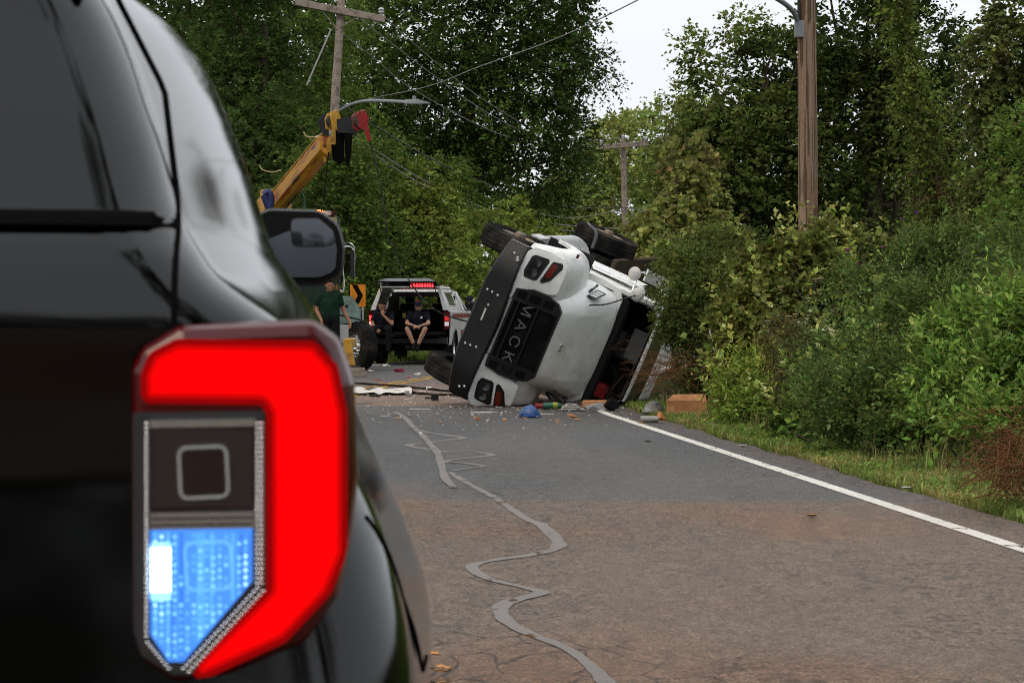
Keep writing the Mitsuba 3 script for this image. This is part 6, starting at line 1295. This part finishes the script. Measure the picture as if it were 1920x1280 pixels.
def helmet(name, label, M, mt, brim=True):
    FRAME[0] = M; k = thing(name, label, 'helmet'); a = np.linspace(0, np.pi / 2, 12)
    sh = lathe([(.118 * math.cos(t) + 1e-4, .125 * math.sin(t) + .012) for t in a], 36); v = np.array(sh.vertices); v[:, 1] *= 1.18; v[:, 2] += .006 * np.exp(-(v[:, 0] / .022) ** 2) * (v[:, 2] > .03); sh.vertices = v
    part(k, 'shell', sh, mt, smooth=60)
    br = lathe([(.112, .004), (.128, .006), (.130, .012), (.112, .018)], 36); v = np.array(br.vertices); v[:, 1] *= 1.18; f = v[:, 1] < 0; v[f, 1] *= 1.14; br.vertices = v
    part(k, 'brim', br, mt, smooth=60)
    for s in (-1, 1):
        part(k, 'vent_slot', moved(box(-.006, .006, -.035, .035, -.004, .004, .003), frame((s * .075, .0, .108), unit((1, 0, -s * .8)), (0, 1, 0), unit((s * .8, 0, 1)))), 'black_plastic', smooth=20)
        part(k, 'side_lug', box(*sorted((s * .114, s * .126)), -.03, .03, .02, .05, .004), mt)
    FRAME[0] = np.eye(4)
helmet('hard_hat', 'bright blue hard hat on the asphalt below the overturned truck', onroad(993, 782, .5), 'hard_hat_blue')
helmet('hard_hat', 'dull silver hard hat in the grass left of the cardboard box', onroad(1226, 777, 2.2, lift=.02), 'hard_hat_grey')
# cardboard box on its side, one flap open
FRAME[0] = onroad(1290, 779, -.16, lift=-.02) ; bxk = thing('cardboard_box', 'brown cardboard box lying in the grass right of the truck', 'box')
W_, D_, H_ = .245, .17, .20
for nm, m in (('side', box(-W_, W_, -D_, -D_ + .005, 0, H_)), ('side', box(-W_, W_, D_ - .005, D_, 0, H_)), ('side', box(-W_, -W_ + .005, -D_ + .006, D_ - .006, 0, H_)), ('side', box(W_ - .005, W_, -D_ + .006, D_ - .006, 0, H_)), ('bottom', box(-W_ + .006, W_ - .006, -D_ + .006, D_ - .006, .004, .008))):
    part(bxk, nm, m, 'cardboard', smooth=False)
part(bxk, 'flap', hull([(-W_, -D_, H_), (W_ - .08, -D_, H_), (-W_ + .06, D_ * .3, H_ + .065), (W_ - .06, D_ * .3, H_ + .072), (-W_, -D_, H_ + .004), (W_ - .08, -D_, H_ + .004), (-W_ + .06, D_ * .3, H_ + .069), (W_ - .06, D_ * .3, H_ + .076)]), 'cardboard', smooth=False)
part(bxk, 'flap', hull([(W_, -D_ * .8, H_), (W_, D_ * .9, H_), (W_ + .06, -D_ * .5, H_ + .07), (W_ + .08, D_ * .9, H_ + .05), (W_ + .004, -D_ * .8, H_), (W_ + .004, D_ * .9, H_), (W_ + .064, -D_ * .5, H_ + .07), (W_ + .084, D_ * .9, H_ + .05)]), 'cardboard', smooth=False)
part(bxk, 'flap', hull([(W_ - .07, -D_, H_), (W_, -D_, H_ - .05), (W_ - .04, .02, H_ + .07), (W_ - .06, -D_, H_ + .004), (W_ + .002, -D_, H_ - .045), (W_ - .035, .02, H_ + .074)]), 'cardboard', smooth=False)
part(bxk, 'flap', hull([(-W_, D_, H_), (W_, D_, H_), (-W_ + .04, D_ * .3 + .01, H_ + .06), (W_ - .04, D_ * .3 + .01, H_ + .065), (-W_, D_ - .004, H_), (W_, D_ - .004, H_)]), 'cardboard_in', smooth=False)
FRAME[0] = np.eye(4)
def shard(rng, a, b, h, n=9): return hull(np.c_[rng.uniform(-a, a, n), rng.uniform(-b, b, n), np.abs(rng.normal(0, h, n))])
rng = np.random.default_rng(400)
def bit(name, label, cat, px, py, m, mt, yaw=0.0, **kw): return solo(name, label, cat, moved(m, onroad(px, py, yaw)), mt, smooth=kw.pop('smooth', 25), **kw)
bit('splintered_slat', 'long white splintered slat left of the blue hard hat', 'slat', 906, 775, merged([box(-.16, .10, -.012, .012, 0, .016, .004), moved(box(0, .09, -.01, .01, 0, .012, .003), rotz(.5, (.10, 0, .004)))]), 'paper', .08)
bit('white_strip', 'thin white strip on the asphalt left of the truck', 'strip', 787, 768, box(-.13, .13, -.015, .015, 0, .01, .003), 'paper', -.05)
bit('white_strip', 'white plastic sheet fragment beside the SUV tail lamp', 'strip', 682, 757, shard(rng, .17, .10, .02), 'paper', .0)
bit('white_strip', 'short white sliver right of the blue hard hat', 'strip', 1026, 778, box(-.08, .08, -.008, .008, 0, .01, .003), 'paper', .1)
bit('white_strip', 'short white strip at left below the dirt streak', 'strip', 723, 781, box(-.06, .06, -.015, .015, 0, .008, .003), 'paper', -.1)
pt = on_ground(700, 737)
sheet = grid_mesh(np.array([[on_ground(px, py) + [0, 0, .012 + .05 * meshkit.noise(np.array([px * .09, py * .3, 1.0]))] for px in np.linspace(660, 772, 26)] for py in (732, 735.5, 739, 741)]))
solo('plastic_sheet', 'crumpled white plastic sheet on the dirt, beside the slack cables', 'plastic sheet', sheet, 'paper', smooth=True)
bit('crumpled_can', 'crumpled grey can at the end of the white sheet', 'can', 763, 744, shard(rng, .10, .07, .03, 14), 'foil')
bit('black_bracket', 'small black broken bracket on the dirt left of the bumper', 'bracket', 809, 751, merged([box(-.09, .0, -.02, .02, .02, .05, .006), box(-.0, .10, -.05, .05, 0, .10, .01)]), 'black_plastic', -.1)
bit('black_scrap', 'flat black scrap on the dirt streak near the sheet', 'scrap', 703, 744, box(-.08, .08, -.04, .04, 0, .03, .008), 'black_plastic', .2)
bit('red_bottle', 'small red bottle against the truck behind the blue hard hat', 'bottle', 1015, 767, lathe([(.001, -.09), (.035, -.085), (.036, .06), (.015, .09), (.001, .10)], 14, frame((0, 0, .036), (0, 1, 0), (0, 0, 1), (1, 0, 0))), 'red_plastic', .1)
g = thing('drink_bottle', 'green drink bottle with yellow band lying against the truck', 'bottle'); FRAME[0] = onroad(1036, 768, .12)
part(g, 'body', lathe([(.001, -.13), (.04, -.125), (.045, -.10), (.045, .05), (.03, .10), (.014, .12), (.014, .14), (.001, .14)], 18, frame((0, 0, .046), (0, 1, 0), (0, 0, 1), (1, 0, 0))), 'green_bottle', smooth=40); part(g, 'label_band', lathe([(.0458, .00), (.0462, .01), (.0462, .055), (.042, .062)], 18, frame((0, 0, .046), (0, 1, 0), (0, 0, 1), (1, 0, 0))), 'yellow_label', smooth=40); FRAME[0] = np.eye(4)
g = thing('paper_stack', 'slumped stack of pale papers right of the green bottle', 'papers'); FRAME[0] = onroad(1074, 770, 0)
for j in range(7): part(g, 'sheet', moved(box(-.16 + .012 * j, .15 - .02 * j, -.09, .09, 0, .010, .003), rotz(.10 * math.sin(j * 2.3), (.01 * math.cos(j), 0, .013 * j))), 'paper' if j % 2 else 'hard_hat_grey', smooth=False)
FRAME[0] = np.eye(4)
bit('cardboard_piece', 'flat piece of brown cardboard under the open cab', 'cardboard', 1117, 764, box(-.17, .17, -.08, .08, 0, .09, .01), 'cardboard', .1)
bit('foil_wrapper', 'shiny crumpled foil wrapper at the start of the white line', 'wrapper', 1118, 772, shard(rng, .13, .06, .045, 22), 'foil', .2, smooth=False)
bit('steel_fitting', 'dark broken steel fitting with pale cap under the cab', 'fitting', 1146, 770, merged([shard(rng, .12, .08, .10, 16), lathe([(.05, 0), (.05, .16), (.001, .17)], 12)]), 'dark_steel')
bit('rolled_can', 'grey drink can lying on the shoulder below the cardboard box', 'can', 1218, 793, lathe([(.001, -.10), (.034, -.10), (.038, -.09), (.038, .09), (.034, .10), (.001, .10)], 16, frame((0, 0, .039), (0, 1, 0), (0, 0, 1), (1, 0, 0))), 'hard_hat_grey', -.1)
for lab, px, py, a, b, h in (('orange brick fragment on the shoulder next to the grey can', 1240, 793, .09, .06, .07), ('orange clay fragment on the lane right of the blue hard hat', 1073, 787, .07, .05, .04), ('largest chip beside the clay fragment', 1083, 789, .05, .04, .012), ('orange chip below the long slat', 896, 789, .045, .03, .02), ('tan chip below the blue hard hat', 1046, 794, .045, .03, .015), ('pale orange chip left of the hard hat', 945, 789, .04, .03, .012), ('small tan chip farthest left on the lane', 827, 793, .04, .03, .012), ('tan chip beside the SUV near the dirt', 746, 786, .05, .03, .01), ('tan chip on the shoulder left of the can', 1200, 795, .04, .03, .01), ('tan chip under the clay piece', 981, 786, .03, .02, .01)):
    bit('brick_fragment', lab, 'fragment', px, py, shard(rng, a, b, h, 12), 'brick_bit' if 'orange' in lab else 'tan_leaf', smooth=False)
for lab, px, py, mt, a, b, h in (('white crumpled paper behind the yellow lines, nearest the pickup', 725, 688, 'paper', .16, .12, .06), ('red and pink crushed packet between pickup and yellow lines', 748, 698, 'pink_plastic', .20, .14, .07), ('pale scrap on the road left of the crushed packet', 696, 697, 'paper', .12, .1, .03),
                                ('pink scrap on the far yellow line', 766, 709, 'pink_plastic', .12, .1, .05), ('white scrap lying on the yellow line near the tyre', 782, 704, 'paper', .16, .08, .04), ('orange rag on the yellow lines', 724, 723, 'brick_bit', .20, .25, .05), ('white lump on the dirt in front of the tyre', 805, 731, 'paper', .12, .10, .05),
                                ('pale strip on the dirt below the tyre', 831, 733, 'paper', .16, .07, .03), ('small white scrap by the slack cable', 788, 735, 'paper', .10, .08, .02), ('dark red scrap at left on the far asphalt', 709, 713, 'red_plastic', .16, .1, .02)):
    bit('road_litter', lab, 'litter', px, py, shard(rng, a * .62, b * .55, h * .5, 16), mt, smooth=False)
for lab, px, py in (('dry leaf alone on the right lane, nearest us', 1522, 970), ('white scrap at the foot of the verge grass', 1392, 838), ('pale scrap in the grass at the asphalt edge', 1700, 918), ('dry leaf near the white line at mid distance', 1215, 829)):
    bit('dry_leaf' if 'leaf' in lab else 'paper_scrap', lab, 'leaf' if 'leaf' in lab else 'litter', px, py, hull([(.05 * math.cos(a) * (1 if j % 2 else .45), .035 * math.sin(a) * (1 if j % 2 else .45), .004 + .012 * (j % 2)) for j, a in enumerate(np.linspace(0, 6.2, 11))] + [(0, 0, 0)]), 'tan_leaf' if 'leaf' in lab else 'paper', smooth=False)
def grit():
    """Splinters, glass and grit too small to count."""
    rng = np.random.default_rng(410); ms = []
    for _ in range(900):
        px, py = rng.normal(900, 170), 735 + abs(rng.normal(0, 30)) ; 
        if px < 640 or px > 1260 or py < 700: continue
        s = rng.uniform(.006, .022); ms.append(moved(shard(rng, s, s * .7, s * .5, 6), onroad(px, py, rng.uniform(0, 3))))
    return merged(ms)
put('crash_grit', grit(), 'paper', smooth=False, kind='stuff', label='scattered pale splinters and glass bits around the overturned truck')
mat('orange_mark', twosided({'type': 'diffuse', 'reflectance': proc(lambda p, n, uv: mix((.62, .30, .10), (.13, .10, .08), smoothstep(.45, .65, fbm(p.x * 30, p.y * 20, 1.0, 3))))}))

def fleck(px, py, a, b, yaw):
    P = Polygon([(a * (1 + .35 * math.sin(7 * t)) * math.cos(t), b * (1 + .3 * math.cos(5 * t)) * math.sin(t)) for t in np.linspace(0, 6.28, 22)[:-1]]); c = on_ground(px, py)
    part('road', 'paint_patch', prism(P, .003, rotz(yaw, (c[0], c[1], .002))), 'orange_mark', smooth=False, label='last worn patch of orange yellow centre line paint')
fleck(827, 1253, .035, .06, .2); fleck(825, 1276, .03, .05, -.3); fleck(812, 1225, .02, .03, .5)
